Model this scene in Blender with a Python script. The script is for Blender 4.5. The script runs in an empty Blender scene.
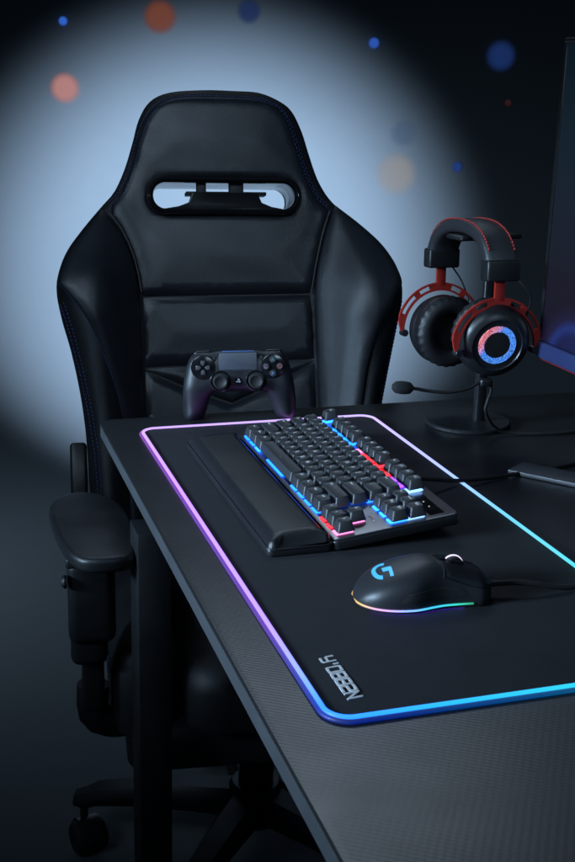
import bpy, bmesh, math, random
import numpy as np
from mathutils import Vector, Matrix
from mathutils.geometry import delaunay_2d_cdt
random.seed(7)
R = math.radians
sc = bpy.context.scene
COL = sc.collection
DESK = 0.74            # height of the desk top above the floor

# ------------------------------------------------------------------ materials
MATS = {}
def mat(name, color, rough=0.5, metal=0.0, bump=0.0, bscale=400.0, spec=0.5, coat=0.0, rvar=0.08, kind='noise', emit=None, estr=0.0):
    if name in MATS: return MATS[name]
    m = bpy.data.materials.new(name); m.use_nodes = True
    nt = m.node_tree; b = nt.nodes['Principled BSDF']
    b.inputs['Base Color'].default_value = (*color, 1)
    b.inputs['Metallic'].default_value = metal
    b.inputs['Specular IOR Level'].default_value = spec
    b.inputs['Coat Weight'].default_value = coat
    b.inputs['Coat Roughness'].default_value = 0.15
    tc = nt.nodes.new('ShaderNodeTexCoord')
    n1 = nt.nodes.new('ShaderNodeTexNoise'); n1.inputs['Scale'].default_value = 22; n1.inputs['Detail'].default_value = 6
    nt.links.new(tc.outputs['Object'], n1.inputs['Vector'])
    mr = nt.nodes.new('ShaderNodeMapRange')
    mr.inputs['From Min'].default_value = 0.3; mr.inputs['From Max'].default_value = 0.7
    mr.inputs['To Min'].default_value = max(0.03, rough - rvar); mr.inputs['To Max'].default_value = min(1, rough + rvar)
    nt.links.new(n1.outputs['Fac'], mr.inputs['Value']); nt.links.new(mr.outputs['Result'], b.inputs['Roughness'])
    if bump > 0:
        if kind == 'leather':
            t = nt.nodes.new('ShaderNodeTexVoronoi'); t.inputs['Scale'].default_value = bscale; out = t.outputs['Distance']
        else:
            t = nt.nodes.new('ShaderNodeTexNoise'); t.inputs['Scale'].default_value = bscale; t.inputs['Detail'].default_value = 3; out = t.outputs['Fac']
        nt.links.new(tc.outputs['Object'], t.inputs['Vector'])
        bp = nt.nodes.new('ShaderNodeBump'); bp.inputs['Strength'].default_value = bump; bp.inputs['Distance'].default_value = 0.0006
        nt.links.new(out, bp.inputs['Height']); nt.links.new(bp.outputs['Normal'], b.inputs['Normal'])
    if emit is not None:
        b.inputs['Emission Color'].default_value = (*emit, 1); b.inputs['Emission Strength'].default_value = estr
    MATS[name] = m
    return m

def glow(name, color, strength):
    return mat(name, tuple(c * .3 for c in color), 0.4, emit=color, estr=strength)

LEATHER = mat('black_leather', (.015, .0165, .0205), .36, bump=.35, bscale=900, kind='leather', spec=.5, rvar=.06)
LEATHER_MATTE = mat('matte_black_leather', (.009, .0095, .012), .55, bump=.35, bscale=900, kind='leather')
PLASTIC = mat('black_plastic', (.012, .0125, .014), .38, bump=.15, bscale=1500)
PLASTIC_DARK = mat('dark_plastic', (.006, .0062, .007), .5, bump=.15, bscale=1500)
PLASTIC_GLOSS = mat('gloss_black_plastic', (.008, .008, .009), .16, rvar=.04)
STEEL = mat('black_powder_coat', (.009, .0095, .011), .45, bump=.4, bscale=1800)
PLATE = mat('gunmetal_plate', (.20, .20, .215), .34, metal=.85, bump=.05, bscale=2500)
KEYCAP = mat('keycap_plastic', (.030, .031, .034), .40, bump=.25, bscale=3000)
LEGEND = mat('key_legend', (.62, .60, .62), .5)
RED = mat('red_anodised', (.42, .030, .021), .36, metal=.25, bump=.08, bscale=2000)
REDTHREAD = mat('red_thread', (.40, .035, .03), .7)
BLUETHREAD = mat('blue_thread', (.032, .045, .16), .6)
RUBBER = mat('black_rubber', (.008, .008, .0085), .6, bump=.2, bscale=1200)
FOAM = mat('mic_foam', (.008, .008, .009), .95, bump=1.0, bscale=1600)
WHITEPRINT = mat('grey_print', (.58, .58, .60), .6)
BTN_GREY = mat('button_legend', (.35, .35, .37), .5)
CTRL = mat('controller_shell', (.017, .0175, .021), .40, bump=.25, bscale=2600)

# ------------------------------------------------------------------ object helpers
def link(name, me, m, parent=None, smooth=True, loc=None):
    if m is not None and not me.materials: me.materials.append(m)
    o = bpy.data.objects.new(name, me); COL.objects.link(o)
    if parent is not None: o.parent = parent
    if loc is not None: o.location = loc
    if smooth:
        me.polygons.foreach_set('use_smooth', [True] * len(me.polygons))
        if smooth != 'all':
            try: me.set_sharp_from_angle(angle=R(smooth if smooth is not True else 38))
            except Exception: pass
    return o

def raw(name, vs, fs, m, parent=None, smooth=True, flip=False):
    me = bpy.data.meshes.new(name); me.from_pydata([tuple(v) for v in vs], [], [tuple(f) for f in fs]); me.update()
    bm = bmesh.new(); bm.from_mesh(me); bmesh.ops.recalc_face_normals(bm, faces=bm.faces) if not flip else None
    bm.to_mesh(me); bm.free()
    return link(name, me, m, parent, smooth)

def from_bm(name, bm, m, parent=None, smooth=True):
    bmesh.ops.recalc_face_normals(bm, faces=bm.faces)
    me = bpy.data.meshes.new(name); bm.to_mesh(me); bm.free()
    return link(name, me, m, parent, smooth)

def bm_box(bm, c, s, bev=0.0, seg=2, M=None):
    r = bmesh.ops.create_cube(bm, size=1.0)
    vs = r['verts']
    T = Matrix.Translation(c) @ (M.to_4x4() if M is not None else Matrix.Identity(4)) @ Matrix.Diagonal((*s, 1))
    bmesh.ops.transform(bm, matrix=T, verts=vs)
    if bev > 0:
        es = list({e for v in vs for e in v.link_edges})
        bmesh.ops.bevel(bm, geom=es, offset=bev, segments=seg, profile=.5, affect='EDGES')

def box(name, c, s, m, parent=None, bev=0.002, seg=2, M=None):
    bm = bmesh.new(); bm_box(bm, c, s, bev, seg, M); return from_bm(name, bm, m, parent)

def prism(name, pts, z0, z1, m, parent=None, bev=0.0, seg=3, M=None):
    """closed 2D outline extruded from z0 to z1, edges of both caps rounded"""
    bm = bmesh.new()
    vs = [bm.verts.new((p[0], p[1], z0)) for p in pts]
    f = bm.faces.new(vs)
    r = bmesh.ops.extrude_face_region(bm, geom=[f])
    top = [g for g in r['geom'] if isinstance(g, bmesh.types.BMVert)]
    bmesh.ops.translate(bm, vec=(0, 0, z1 - z0), verts=top)
    if bev > 0:
        es = [e for e in bm.edges if abs(e.verts[0].co.z - e.verts[1].co.z) < 1e-7]
        bmesh.ops.bevel(bm, geom=es, offset=bev, segments=seg, profile=.5, affect='EDGES')
    if M is not None: bmesh.ops.transform(bm, matrix=M, verts=bm.verts)
    return from_bm(name, bm, m, parent)

def rrect(w, h, r, n=6, cx=0, cy=0):
    out = []
    for (sx, sy, a0) in ((1, 1, 0), (-1, 1, 90), (-1, -1, 180), (1, -1, 270)):
        for k in range(n + 1):
            a = R(a0 + 90 * k / n)
            out.append((cx + sx * (w / 2 - r) + r * math.cos(a), cy + sy * (h / 2 - r) + r * math.sin(a)))
    return out

def catmull(pts, closed=False, step=0.006):
    P = [np.array(p, float) for p in pts]; n = len(P); out = []
    rng = range(n if closed else n - 1)
    for i in rng:
        if closed: p0, p1, p2, p3 = P[i - 1], P[i], P[(i + 1) % n], P[(i + 2) % n]
        else: p0, p1, p2, p3 = P[max(i - 1, 0)], P[i], P[i + 1], P[min(i + 2, n - 1)]
        k = max(1, int(np.linalg.norm(p2 - p1) / step))
        for j in range(k):
            t = j / k
            out.append(.5 * ((2 * p1) + (p2 - p0) * t + (2 * p0 - 5 * p1 + 4 * p2 - p3) * t * t + (3 * p1 - p0 - 3 * p2 + p3) * t ** 3))
    if not closed: out.append(P[-1])
    return out

def tube_geo(path, rad, seg=8, closed=False, cap=True, squash=None):
    P = [Vector(p) for p in path]; n = len(P)
    rs = rad if isinstance(rad, (list, tuple)) else [rad] * n
    T = []
    for i in range(n):
        a = P[i - 1] if (closed or i > 0) else P[i]; b = P[(i + 1) % n] if (closed or i < n - 1) else P[i]
        T.append((b - a).normalized())
    nrm = T[0].orthogonal().normalized(); vs = []; fs = []
    for i in range(n):
        nrm = (nrm - T[i] * nrm.dot(T[i])); nrm = nrm.normalized() if nrm.length > 1e-9 else T[i].orthogonal().normalized()
        bi = T[i].cross(nrm)
        for k in range(seg):
            a = 2 * math.pi * k / seg
            vs.append(P[i] + (nrm * math.cos(a) + bi * math.sin(a)) * rs[i])
    m = n if closed else n - 1
    for i in range(m):
        for k in range(seg):
            j = (i + 1) % n
            fs.append((i * seg + k, i * seg + (k + 1) % seg, j * seg + (k + 1) % seg, j * seg + k))
    if cap and not closed:
        fs.append(tuple(range(seg))[::-1]); fs.append(tuple(range((n - 1) * seg, n * seg)))
    return vs, fs

def tube(name, path, rad, m, parent=None, seg=8, closed=False):
    vs, fs = tube_geo(path, rad, seg, closed); return raw(name, vs, fs, m, parent, 50)

def dashes(name, path, rad, on, off, m, parent):
    """row of stitches along a polyline"""
    P = [Vector(p) for p in path]; L = [0]
    for a, b in zip(P, P[1:]): L.append(L[-1] + (b - a).length)
    def at(s):
        for i in range(len(P) - 1):
            if s <= L[i + 1]:
                t = (s - L[i]) / max(1e-9, L[i + 1] - L[i]); return P[i].lerp(P[i + 1], t)
        return P[-1]
    V = []; F = []; s = 0
    while s + on < L[-1]:
        v, f = tube_geo([at(s), at(s + on / 2), at(s + on)], rad, 4)
        F += [tuple(i + len(V) for i in q) for q in f]; V += v; s += on + off
    return raw(name, V, F, m, parent, 'all')

def lathe_geo(prof, seg=48):
    """profile of (radius, z) turned round z"""
    vs = []; fs = []; n = len(prof)
    for (r, z) in prof:
        for k in range(seg):
            a = 2 * math.pi * k / seg; vs.append((r * math.cos(a), r * math.sin(a), z))
    for i in range(n - 1):
        for k in range(seg):
            fs.append((i * seg + k, i * seg + (k + 1) % seg, (i + 1) * seg + (k + 1) % seg, (i + 1) * seg + k))
    if prof[0][0] > 1e-6: fs.append(tuple(range(seg))[::-1])
    if prof[-1][0] > 1e-6: fs.append(tuple(range((n - 1) * seg, n * seg)))
    return vs, fs

def lathe(name, prof, m, parent=None, seg=48, M=None, smooth=True):
    vs, fs = lathe_geo(prof, seg)
    if M is not None: vs = [M @ Vector(v) for v in vs]
    bm = bmesh.new(); bv = [bm.verts.new(v) for v in vs]
    for f in fs:
        try: bm.faces.new([bv[i] for i in f])
        except ValueError: pass
    bmesh.ops.remove_doubles(bm, verts=bm.verts, dist=1e-6)
    return from_bm(name, bm, m, parent, smooth)

def thing(name, label, cat, loc, rot=(0, 0, 0), group=None):
    o = bpy.data.objects.new(name, None); COL.objects.link(o); o.empty_display_size = .05
    o.location = loc; o.rotation_euler = rot; o['label'] = label; o['category'] = cat
    if group: o['group'] = group
    return o
def tag(o, label, cat, group=None):
    o['label'] = label; o['category'] = cat
    if group: o['group'] = group
    return o

def inside(poly, q):
    x, y = q[:, 0], q[:, 1]; res = np.zeros(len(q), bool); n = len(poly)
    for i in range(n):
        x1, y1 = poly[i]; x2, y2 = poly[(i + 1) % n]
        c = ((y1 > y) != (y2 > y))
        with np.errstate(divide='ignore', invalid='ignore'):
            xi = (x2 - x1) * (y - y1) / (y2 - y1) + x1
        res ^= c & (x < xi)
    return res
def dist_to(poly, q):
    d = np.full(len(q), 1e9); n = len(poly); poly = np.array(poly)
    for i in range(n):
        a = poly[i]; b = poly[(i + 1) % n]; ab = b - a; L = ab @ ab
        if L < 1e-14: continue
        t = np.clip(((q - a) @ ab) / L, 0, 1); p = a + t[:, None] * ab
        d = np.minimum(d, np.hypot(*(q - p).T))
    return d

def panel(outline, hfun, step=.008, holes=(), insets=(.0015, .004)):
    """triangulated patch inside a closed outline; hfun(points, distance to outline) -> height. Returns 2D points, heights, triangles, boundary loop"""
    out = [tuple(map(float, p)) for p in outline]; loops = [out] + [[tuple(map(float, p)) for p in h] for h in holes]
    pts = []; edges = []
    for lp in loops:
        b = len(pts); pts += lp; edges += [(b + i, b + (i + 1) % len(lp)) for i in range(len(lp))]
    nb = len(pts)
    A = np.array(out); lo, hi = A.min(0), A.max(0)
    gx, gy = np.meshgrid(np.arange(lo[0], hi[0], step), np.arange(lo[1], hi[1], step)); gx = gx + (np.arange(gx.shape[0]) % 2)[:, None] * step / 2
    G = np.stack([gx.ravel(), gy.ravel()], 1)
    def D(q):
        d = dist_to(out, q)
        for h in holes: d = np.minimum(d, dist_to(h, q))
        return d
    def ins(q):
        r = inside(out, q)
        for h in holes: r &= ~inside(h, q)
        return r
    keep = ins(G); G = G[keep]; G = G[D(G) > max(insets) + step * .45]
    extra = [G]
    for lp in loops:
        P = np.array(lp); T = np.roll(P, -1, 0) - np.roll(P, 1, 0); N = np.stack([-T[:, 1], T[:, 0]], 1); N /= np.maximum(np.linalg.norm(N, axis=1, keepdims=True), 1e-9)
        for dd in insets:
            for sgn in (1, -1):
                Q = P + N * dd * sgn; k = ins(Q); Q = Q[k]
                if len(Q): Q = Q[D(Q) > dd * .8]; extra.append(Q)
    E = np.concatenate(extra)
    allp = [Vector(p) for p in pts] + [Vector(p) for p in E]
    v, e, f, ov, oe, of = delaunay_2d_cdt(allp, edges, [], 0, 1e-6)
    V = np.array([tuple(p) for p in v]); tri = [t for t in f if len(t) == 3]
    C = np.array([(V[t[0]] + V[t[1]] + V[t[2]]) / 3 for t in tri]); k = ins(C)
    tri = [t for t, kk in zip(tri, k) if kk]
    T2 = []
    for t in tri:
        a, b, c = V[t[0]], V[t[1]], V[t[2]]
        cr = (b[0] - a[0]) * (c[1] - a[1]) - (b[1] - a[1]) * (c[0] - a[0])
        if abs(cr) < 1e-12: continue
        T2.append(tuple(t) if cr > 0 else (t[0], t[2], t[1]))
    return V, hfun(V, D(V)), T2

def sstep(a, b, x):
    t = np.clip((x - a) / (b - a), 0, 1); return t * t * (3 - 2 * t)
def qround(d, r):
    t = np.clip(d / r, 0, 1); return np.sqrt(np.maximum(0, 1 - (1 - t) ** 2))

# ------------------------------------------------------------------ camera
yaw, pit, rol = 0.311705, 0.290471, 0.0273232
F = Vector((math.sin(yaw) * math.cos(pit), math.cos(yaw) * math.cos(pit), -math.sin(pit)))
Rt = Vector((math.cos(yaw), -math.sin(yaw), 0)); Up = Rt.cross(F)
cr_, sr_ = math.cos(rol), math.sin(rol)
X = Rt * cr_ + Up * sr_; Y = -Rt * sr_ + Up * cr_
cam = bpy.data.cameras.new('camera'); co = bpy.data.objects.new('camera', cam); COL.objects.link(co)
M = Matrix((X, Y, -F)).transposed().to_4x4(); M.translation = (0, 0, DESK + .43); co.matrix_world = M
cam.sensor_fit = 'VERTICAL'; cam.sensor_height = 24; cam.sensor_width = 16; cam.lens = 1154.1 / 862 * 24
cam.clip_start = .02; cam.clip_end = 60
cam.dof.use_dof = True; cam.dof.focus_distance = 1.42; cam.dof.aperture_fstop = 20
sc.camera = co

# ------------------------------------------------------------------ world, light
w = bpy.data.worlds.new('World'); sc.world = w; w.use_nodes = True
bg = w.node_tree.nodes['Background']; bg.inputs['Color'].default_value = (.055, .11, .22, 1); bg.inputs['Strength'].default_value = .085
def area(name, loc, target, size, power, color, sy=None, spread=180):
    l = bpy.data.lights.new(name, 'AREA'); l.shape = 'RECTANGLE'; l.size = size; l.size_y = sy or size; l.energy = power; l.color = color; l.spread = R(spread)
    o = bpy.data.objects.new(name, l); COL.objects.link(o); o.location = loc
    o.rotation_euler = (Vector(target) - Vector(loc)).to_track_quat('-Z', 'Y').to_euler(); return o
area('softbox_key', (-.85, .45, 2.25), (.5, 1.70, 1.08), .8, 1.75, (.58, .79, 1.0), 1.2, 42)
area('softbox_front', (.35, -.9, 2.2), (.5, 1.75, 1.08), .9, .55, (.56, .78, 1.0), .6, 30)
area('softbox_back', (.75, 2.75, 2.75), (.5, .55, .74), 1.5, 1.0, (.66, .82, 1.0), .7, 38)
area('softbox_edge', (-1.25, .85, 1.20), (.30, 1.05, .82), 1.0, 3.8, (.50, .74, 1.0), .30, 26)
area('floor_fill', (-1.2, 3.0, 1.7), (-.25, 2.75, 0), .8, 2.2, (.62, .82, 1.0), .8, 48)  # added unseen lamp, stands in for the spot's spill on the floor
sp = bpy.data.lights.new('background_spot', 'SPOT'); sp.energy = 530; sp.color = (.56, .75, 1.0); sp.spot_size = R(67.5); sp.spot_blend = .78; sp.shadow_soft_size = .05
so = bpy.data.objects.new('background_spot', sp); COL.objects.link(so)
AZ = R(14.8); Dv = Vector((math.sin(AZ), math.cos(AZ), 0)); Rv = Vector((math.cos(AZ), -math.sin(AZ), 0))
so.location = Dv * 2.32 + Vector((0, 0, .70)) + Rv * -.02
so.rotation_euler = (Dv * 3.7 + Vector((0, 0, .585)) + Rv * -.05 - so.location).to_track_quat('-Z', 'Y').to_euler()

# ------------------------------------------------------------------ setting: seamless backdrop and floor
def sweep_sheet():
    dist, rad, half, top = 3.75, .55, 4.0, 4.2
    prof = [(-2.5, 0.), (0, 0)] + [(y, 0) for y in np.linspace(.4, dist - rad, 8)]
    for a in np.linspace(0, 90, 18)[1:]: prof.append((dist - rad + rad * math.sin(R(a)), rad - rad * math.cos(R(a))))
    prof += [(dist, z) for z in np.linspace(rad + .3, top, 6)]
    return prof, half
prof, half = sweep_sheet()
wallm = mat('painted_backdrop', (.20, .23, .27), .8, bump=.3, bscale=60)
k = next(i for i, p in enumerate(prof) if p[0] > 3.19)
def sheet(name, pr, m):
    vs = []; fs = []; xs = np.linspace(-half, half, 9)
    for (y, z) in pr:
        for x in xs: p = Dv * y + Rv * x; vs.append((p.x, p.y, z))
    n = len(xs)
    for i in range(len(pr) - 1):
        for j in range(n - 1): fs.append((i * n + j, i * n + j + 1, (i + 1) * n + j + 1, (i + 1) * n + j))
    o = raw(name, vs, fs, m, None, 'all', flip=True); o['kind'] = 'structure'; return o
floorm = mat('concrete_floor', (.10, .115, .125), .8, bump=.06, bscale=70, rvar=.06, spec=.12)
nt = floorm.node_tree; b = nt.nodes['Principled BSDF']
tc = nt.nodes.new('ShaderNodeTexCoord'); nz = nt.nodes.new('ShaderNodeTexNoise'); nz.inputs['Scale'].default_value = 1.8; nz.inputs['Detail'].default_value = 9; nz.inputs['Roughness'].default_value = .65
cr = nt.nodes.new('ShaderNodeValToRGB'); cr.color_ramp.elements[0].position = .3; cr.color_ramp.elements[0].color = (.095, .106, .115, 1); cr.color_ramp.elements[1].position = .7; cr.color_ramp.elements[1].color = (.098, .109, .1175, 1)
nt.links.new(tc.outputs['Object'], nz.inputs['Vector']); nt.links.new(nz.outputs['Fac'], cr.inputs['Fac']); nt.links.new(cr.outputs['Color'], b.inputs['Base Color'])
sheet('floor', prof[:k], floorm)
sheet('backdrop_wall', prof[k - 1:], floorm)

# lens bokeh of far lights, imitated by glowing see-through discs at the backdrop
def bokeh_glow(name, color, alpha, rad):
    m = bpy.data.materials.new(name); m.use_nodes = True; nt = m.node_tree; nt.nodes.clear()
    o = nt.nodes.new('ShaderNodeOutputMaterial'); mx = nt.nodes.new('ShaderNodeMixShader'); t = nt.nodes.new('ShaderNodeBsdfTransparent'); e = nt.nodes.new('ShaderNodeEmission')
    e.inputs['Color'].default_value = (*color, 1)
    tc = nt.nodes.new('ShaderNodeTexCoord'); ln = nt.nodes.new('ShaderNodeVectorMath'); ln.operation = 'LENGTH'; mr = nt.nodes.new('ShaderNodeMapRange'); mr.interpolation_type = 'SMOOTHSTEP'
    mr.inputs['From Min'].default_value = rad; mr.inputs['From Max'].default_value = rad * .42; mr.inputs['To Max'].default_value = alpha
    nt.links.new(tc.outputs['Object'], ln.inputs[0]); nt.links.new(ln.outputs['Value'], mr.inputs['Value']); nt.links.new(mr.outputs[0], mx.inputs['Fac'])
    nt.links.new(t.outputs[0], mx.inputs[1]); nt.links.new(e.outputs[0], mx.inputs[2]); nt.links.new(mx.outputs[0], o.inputs['Surface']); return m
BOKEH = [  # place on the backdrop, radius, colour, opacity, label
    ((0.4566, 3.7477, 1.1458), 0.0533, (.58, .27, .25), .45, 'salmon pink bokeh disc of a blurred light before the pale backdrop'),
    ((0.7398, 3.6729, 1.3606), 0.0592, (.20, .06, .035), .45, 'dull orange bokeh disc near the top of the backdrop'),
    ((0.4562, 3.7478, 1.3408), 0.0164, (.03, .12, .55), .8, 'tiny bright blue bokeh disc before the dark backdrop above the salmon disc'),
    ((1.0012, 3.6038, 1.3827), 0.0428, (.012, .03, .12), .35, 'dim navy bokeh disc at the backdrop top above the chair headrest'),
    ((1.3753, 3.505, 1.3037), 0.0200, (.025, .09, .42), .8, 'small blue bokeh disc before the dark backdrop above the beige disc'),
    ((1.7606, 3.4032, 1.2764), 0.0538, (.014, .040, .17), .34, 'large deep blue bokeh disc before the dark backdrop above the headset'),
    ((1.4617, 3.4821, 0.91), 0.0792, (.50, .44, .38), .17, 'large beige bokeh disc before the backdrop between chair and headset'),
    ((1.6497, 3.4325, 0.9363), 0.0207, (.016, .045, .20), .6, 'small dark blue bokeh disc before the backdrop just above the headset headband'),
    ((1.4768, 3.4781, 1.034), 0.0512, (.06, .12, .26), .12, 'faint blue haze-like bokeh disc above the beige disc'),
    ((1.7929, 3.3946, 1.1366), 0.0136, (.04, .012, .012), .4, 'tiny dim red bokeh disc before the dark backdrop below the large blue disc'),
]
for (c, rad, col, al, lab) in BOKEH:
    vs, fs = lathe_geo([(0.0001, -.004), (rad * .93, -.003), (rad, 0), (rad * .93, .003), (.0001, .004)], 48)
    MM = Dv.to_track_quat('Z', 'Y').to_matrix()
    ob = raw('bokeh_disc', [MM @ Vector(v) for v in vs], fs, bokeh_glow('bokeh_glow', col, al, rad)); ob.location = c
    tag(ob, lab, 'light', 'bokeh discs before the backdrop')

# ------------------------------------------------------------------ desk
def carbon():
    m = mat('carbon_fibre_top', (.012, .0125, .014), .37, rvar=.02); nt = m.node_tree; b = nt.nodes['Principled BSDF']
    tc = nt.nodes.new('ShaderNodeTexCoord'); mp = nt.nodes.new('ShaderNodeMapping'); mp.inputs['Rotation'].default_value = (0, 0, R(-57))
    nt.links.new(tc.outputs['Object'], mp.inputs['Vector'])
    w1 = nt.nodes.new('ShaderNodeTexWave'); w1.bands_direction = 'X'; w1.inputs['Scale'].default_value = 82; w1.inputs['Distortion'].default_value = .6; w1.inputs['Detail'].default_value = 1.5; w1.inputs['Detail Scale'].default_value = .6
    w2 = nt.nodes.new('ShaderNodeTexWave'); w2.bands_direction = 'Y'; w2.inputs['Scale'].default_value = 60; w2.inputs['Distortion'].default_value = .3
    for q in (w1, w2): nt.links.new(mp.outputs['Vector'], q.inputs['Vector'])
    mul = nt.nodes.new('ShaderNodeMath'); mul.operation = 'MULTIPLY_ADD'; mul.inputs[1].default_value = .35
    nt.links.new(w2.outputs['Fac'], mul.inputs[0]); nt.links.new(w1.outputs['Fac'], mul.inputs[2])
    bp = nt.nodes.new('ShaderNodeBump'); bp.inputs['Strength'].default_value = .065; bp.inputs['Distance'].default_value = .0008
    nt.links.new(mul.outputs[0], bp.inputs['Height']); nt.links.new(bp.outputs['Normal'], b.inputs['Normal'])
    return m
DX0, DX1, DY0, DY1 = .211, 1.02, -.05, 1.472
desk = thing('desk', 'black carbon fibre topped desk with rounded corner and square black steel legs', 'desk', ((DX0 + DX1) / 2, (DY0 + DY1) / 2, 0))
cxd, cyd = (DX0 + DX1) / 2, (DY0 + DY1) / 2
prism('desktop', rrect(DX1 - DX0, DY1 - DY0, .022, 8), DESK - .018, DESK, carbon(), desk, .0016, 3)
EDGE = mat('desk_edge_band', (.055, .058, .064), .42, bump=.1, bscale=900)
def edge_band():
    o = rrect(DX1 - DX0 + .0012, DY1 - DY0 + .0012, .0226, 8); vs = []; fs = []; n = len(o)
    for z in (DESK - .0165, DESK - .0022): vs += [(x, y, z) for x, y in o]
    i2 = rrect(DX1 - DX0 - .001, DY1 - DY0 - .001, .0215, 8)
    vs += [(x, y, DESK - .0022) for x, y in i2] + [(x, y, DESK - .0165) for x, y in i2]
    for L in range(4):
        for k in range(n): a = L * n; c = ((L + 1) % 4) * n; fs.append((a + k, a + (k + 1) % n, c + (k + 1) % n, c + k))
    return raw('edge_band', vs, fs, EDGE, desk, 30)
edge_band()
for lx, ly in ((DX0 + .0215, 1.225), (DX1 - .03, 1.225), (DX0 + .0215, .05), (DX1 - .03, .05)):
    o = box('leg', (lx - cxd, ly - cyd, (DESK - .058) / 2 + .004), (.039, .05, DESK - .066), STEEL, desk, .0015)
    f_ = box('foot_pad', (lx - cxd, ly - cyd, .002), (.03, .04, .004), RUBBER, o, 0)
box('frame_rail', (DX1 - .03 - cxd, .6375 - cyd, DESK - .0385), (.035, 1.124, .036), STEEL, desk, .0015)
box('frame_rail', (0, 1.225 - cyd, DESK - .0385), (DX1 - DX0 - .092, .035, .036), STEEL, desk, .0015)

# ------------------------------------------------------------------ mouse pad with light strip
PX0, PX1, PY0, PY1 = .2555, .5695, .6735, 1.4045
PT = DESK + .0035
pad = thing('mouse_pad', 'large black gaming mouse pad edged by a glowing purple to cyan light strip', 'mouse pad', ((PX0 + PX1) / 2, (PY0 + PY1) / 2, DESK))
pw, ph = PX1 - PX0, PY1 - PY0
CLOTH = mat('pad_cloth', (.014, .0145, .017), .78, bump=.8, bscale=2200, spec=.3)
prism('pad_surface', rrect(pw, ph, .018, 8), .0004, .0035, CLOTH, pad, .0008, 2)
def grad_color(x, y):
    """colour of the strip along the rim, by place on the pad (0..1 across, 0..1 away from the near side)"""
    stops_left = [(0, (.012, .13, .80)), (.04, (.03, .15, .80)), (.10, (.12, .17, .72)), (.20, (.21, .135, .64)), (.7, (.26, .13, .60)), (1, (.26, .165, .50))]
    stops_right = [(0, (.02, .28, .24)), (.18, (.018, .27, .29)), (.45, (.06, .25, .36)), (.7, (.19, .23, .50)), (1, (.26, .20, .46))]
    def ev(st, t):
        for (a, ca), (b_, cb) in zip(st, st[1:]):
            if t <= b_: u = (t - a) / (b_ - a); return np.array(ca) * (1 - u) + np.array(cb) * u
        return np.array(st[-1][1])
    near = [(0, (.012, .13, .80)), (.3, (.008, .19, .50)), (.7, (.010, .25, .36)), (1, (.02, .28, .24))]
    c = ev(stops_left, y) * (1 - x) + ev(stops_right, y) * x
    if y < .04: c = ev(near, x)
    return c
def strip(name, off, z, rad, sat, strength, squ=1.0):
    o = rrect(pw + 2 * off, ph + 2 * off, .018 + off, 10); P = []
    n = len(o)
    for i in range(n):
        a = np.array(o[i]); b_ = np.array(o[(i + 1) % n]); k = max(1, int(np.linalg.norm(b_ - a) / .02))
        for j in range(k): P.append(a + (b_ - a) * j / k)
    vs, fs = tube_geo([(p[0], p[1], z) for p in P], rad, 10, True)
    ob = raw(name, vs, fs, None, pad, 'all')
    at = ob.data.color_attributes.new('strip_colour', 'FLOAT_COLOR', 'POINT')
    for i, v in enumerate(ob.data.vertices):
        c = grad_color(min(1, max(0, v.co.x / pw + .5)), min(1, max(0, v.co.y / ph + .5)))
        if sat: c = c / max(c) * np.array([1.3, .9, 1.0]); c = c ** 1.6 * (7 if v.co.y > ph / 2 - .002 else .5 if v.co.y < -ph / 2 + .004 else 1)  # far edge boosted to throw violet onto the controller grips
        at.data[i].color = (*c, 1)
    m = bpy.data.materials.new(name + '_glow'); m.use_nodes = True; nt = m.node_tree; b = nt.nodes['Principled BSDF']
    a = nt.nodes.new('ShaderNodeAttribute'); a.attribute_name = 'strip_colour'
    nt.links.new(a.outputs['Color'], b.inputs['Emission Color']); b.inputs['Emission Strength'].default_value = strength; b.inputs['Base Color'].default_value = (.02, .02, .02, 1)
    ob.data.materials.append(m); return ob
strip('light_strip', .0004, .0036, .0021, False, 3.0)
strip('diffuser_fringe', .0034, .0020, .0019, True, .42)  # tube's lower outer side, doubling as the glow fringe beside the strip

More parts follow.
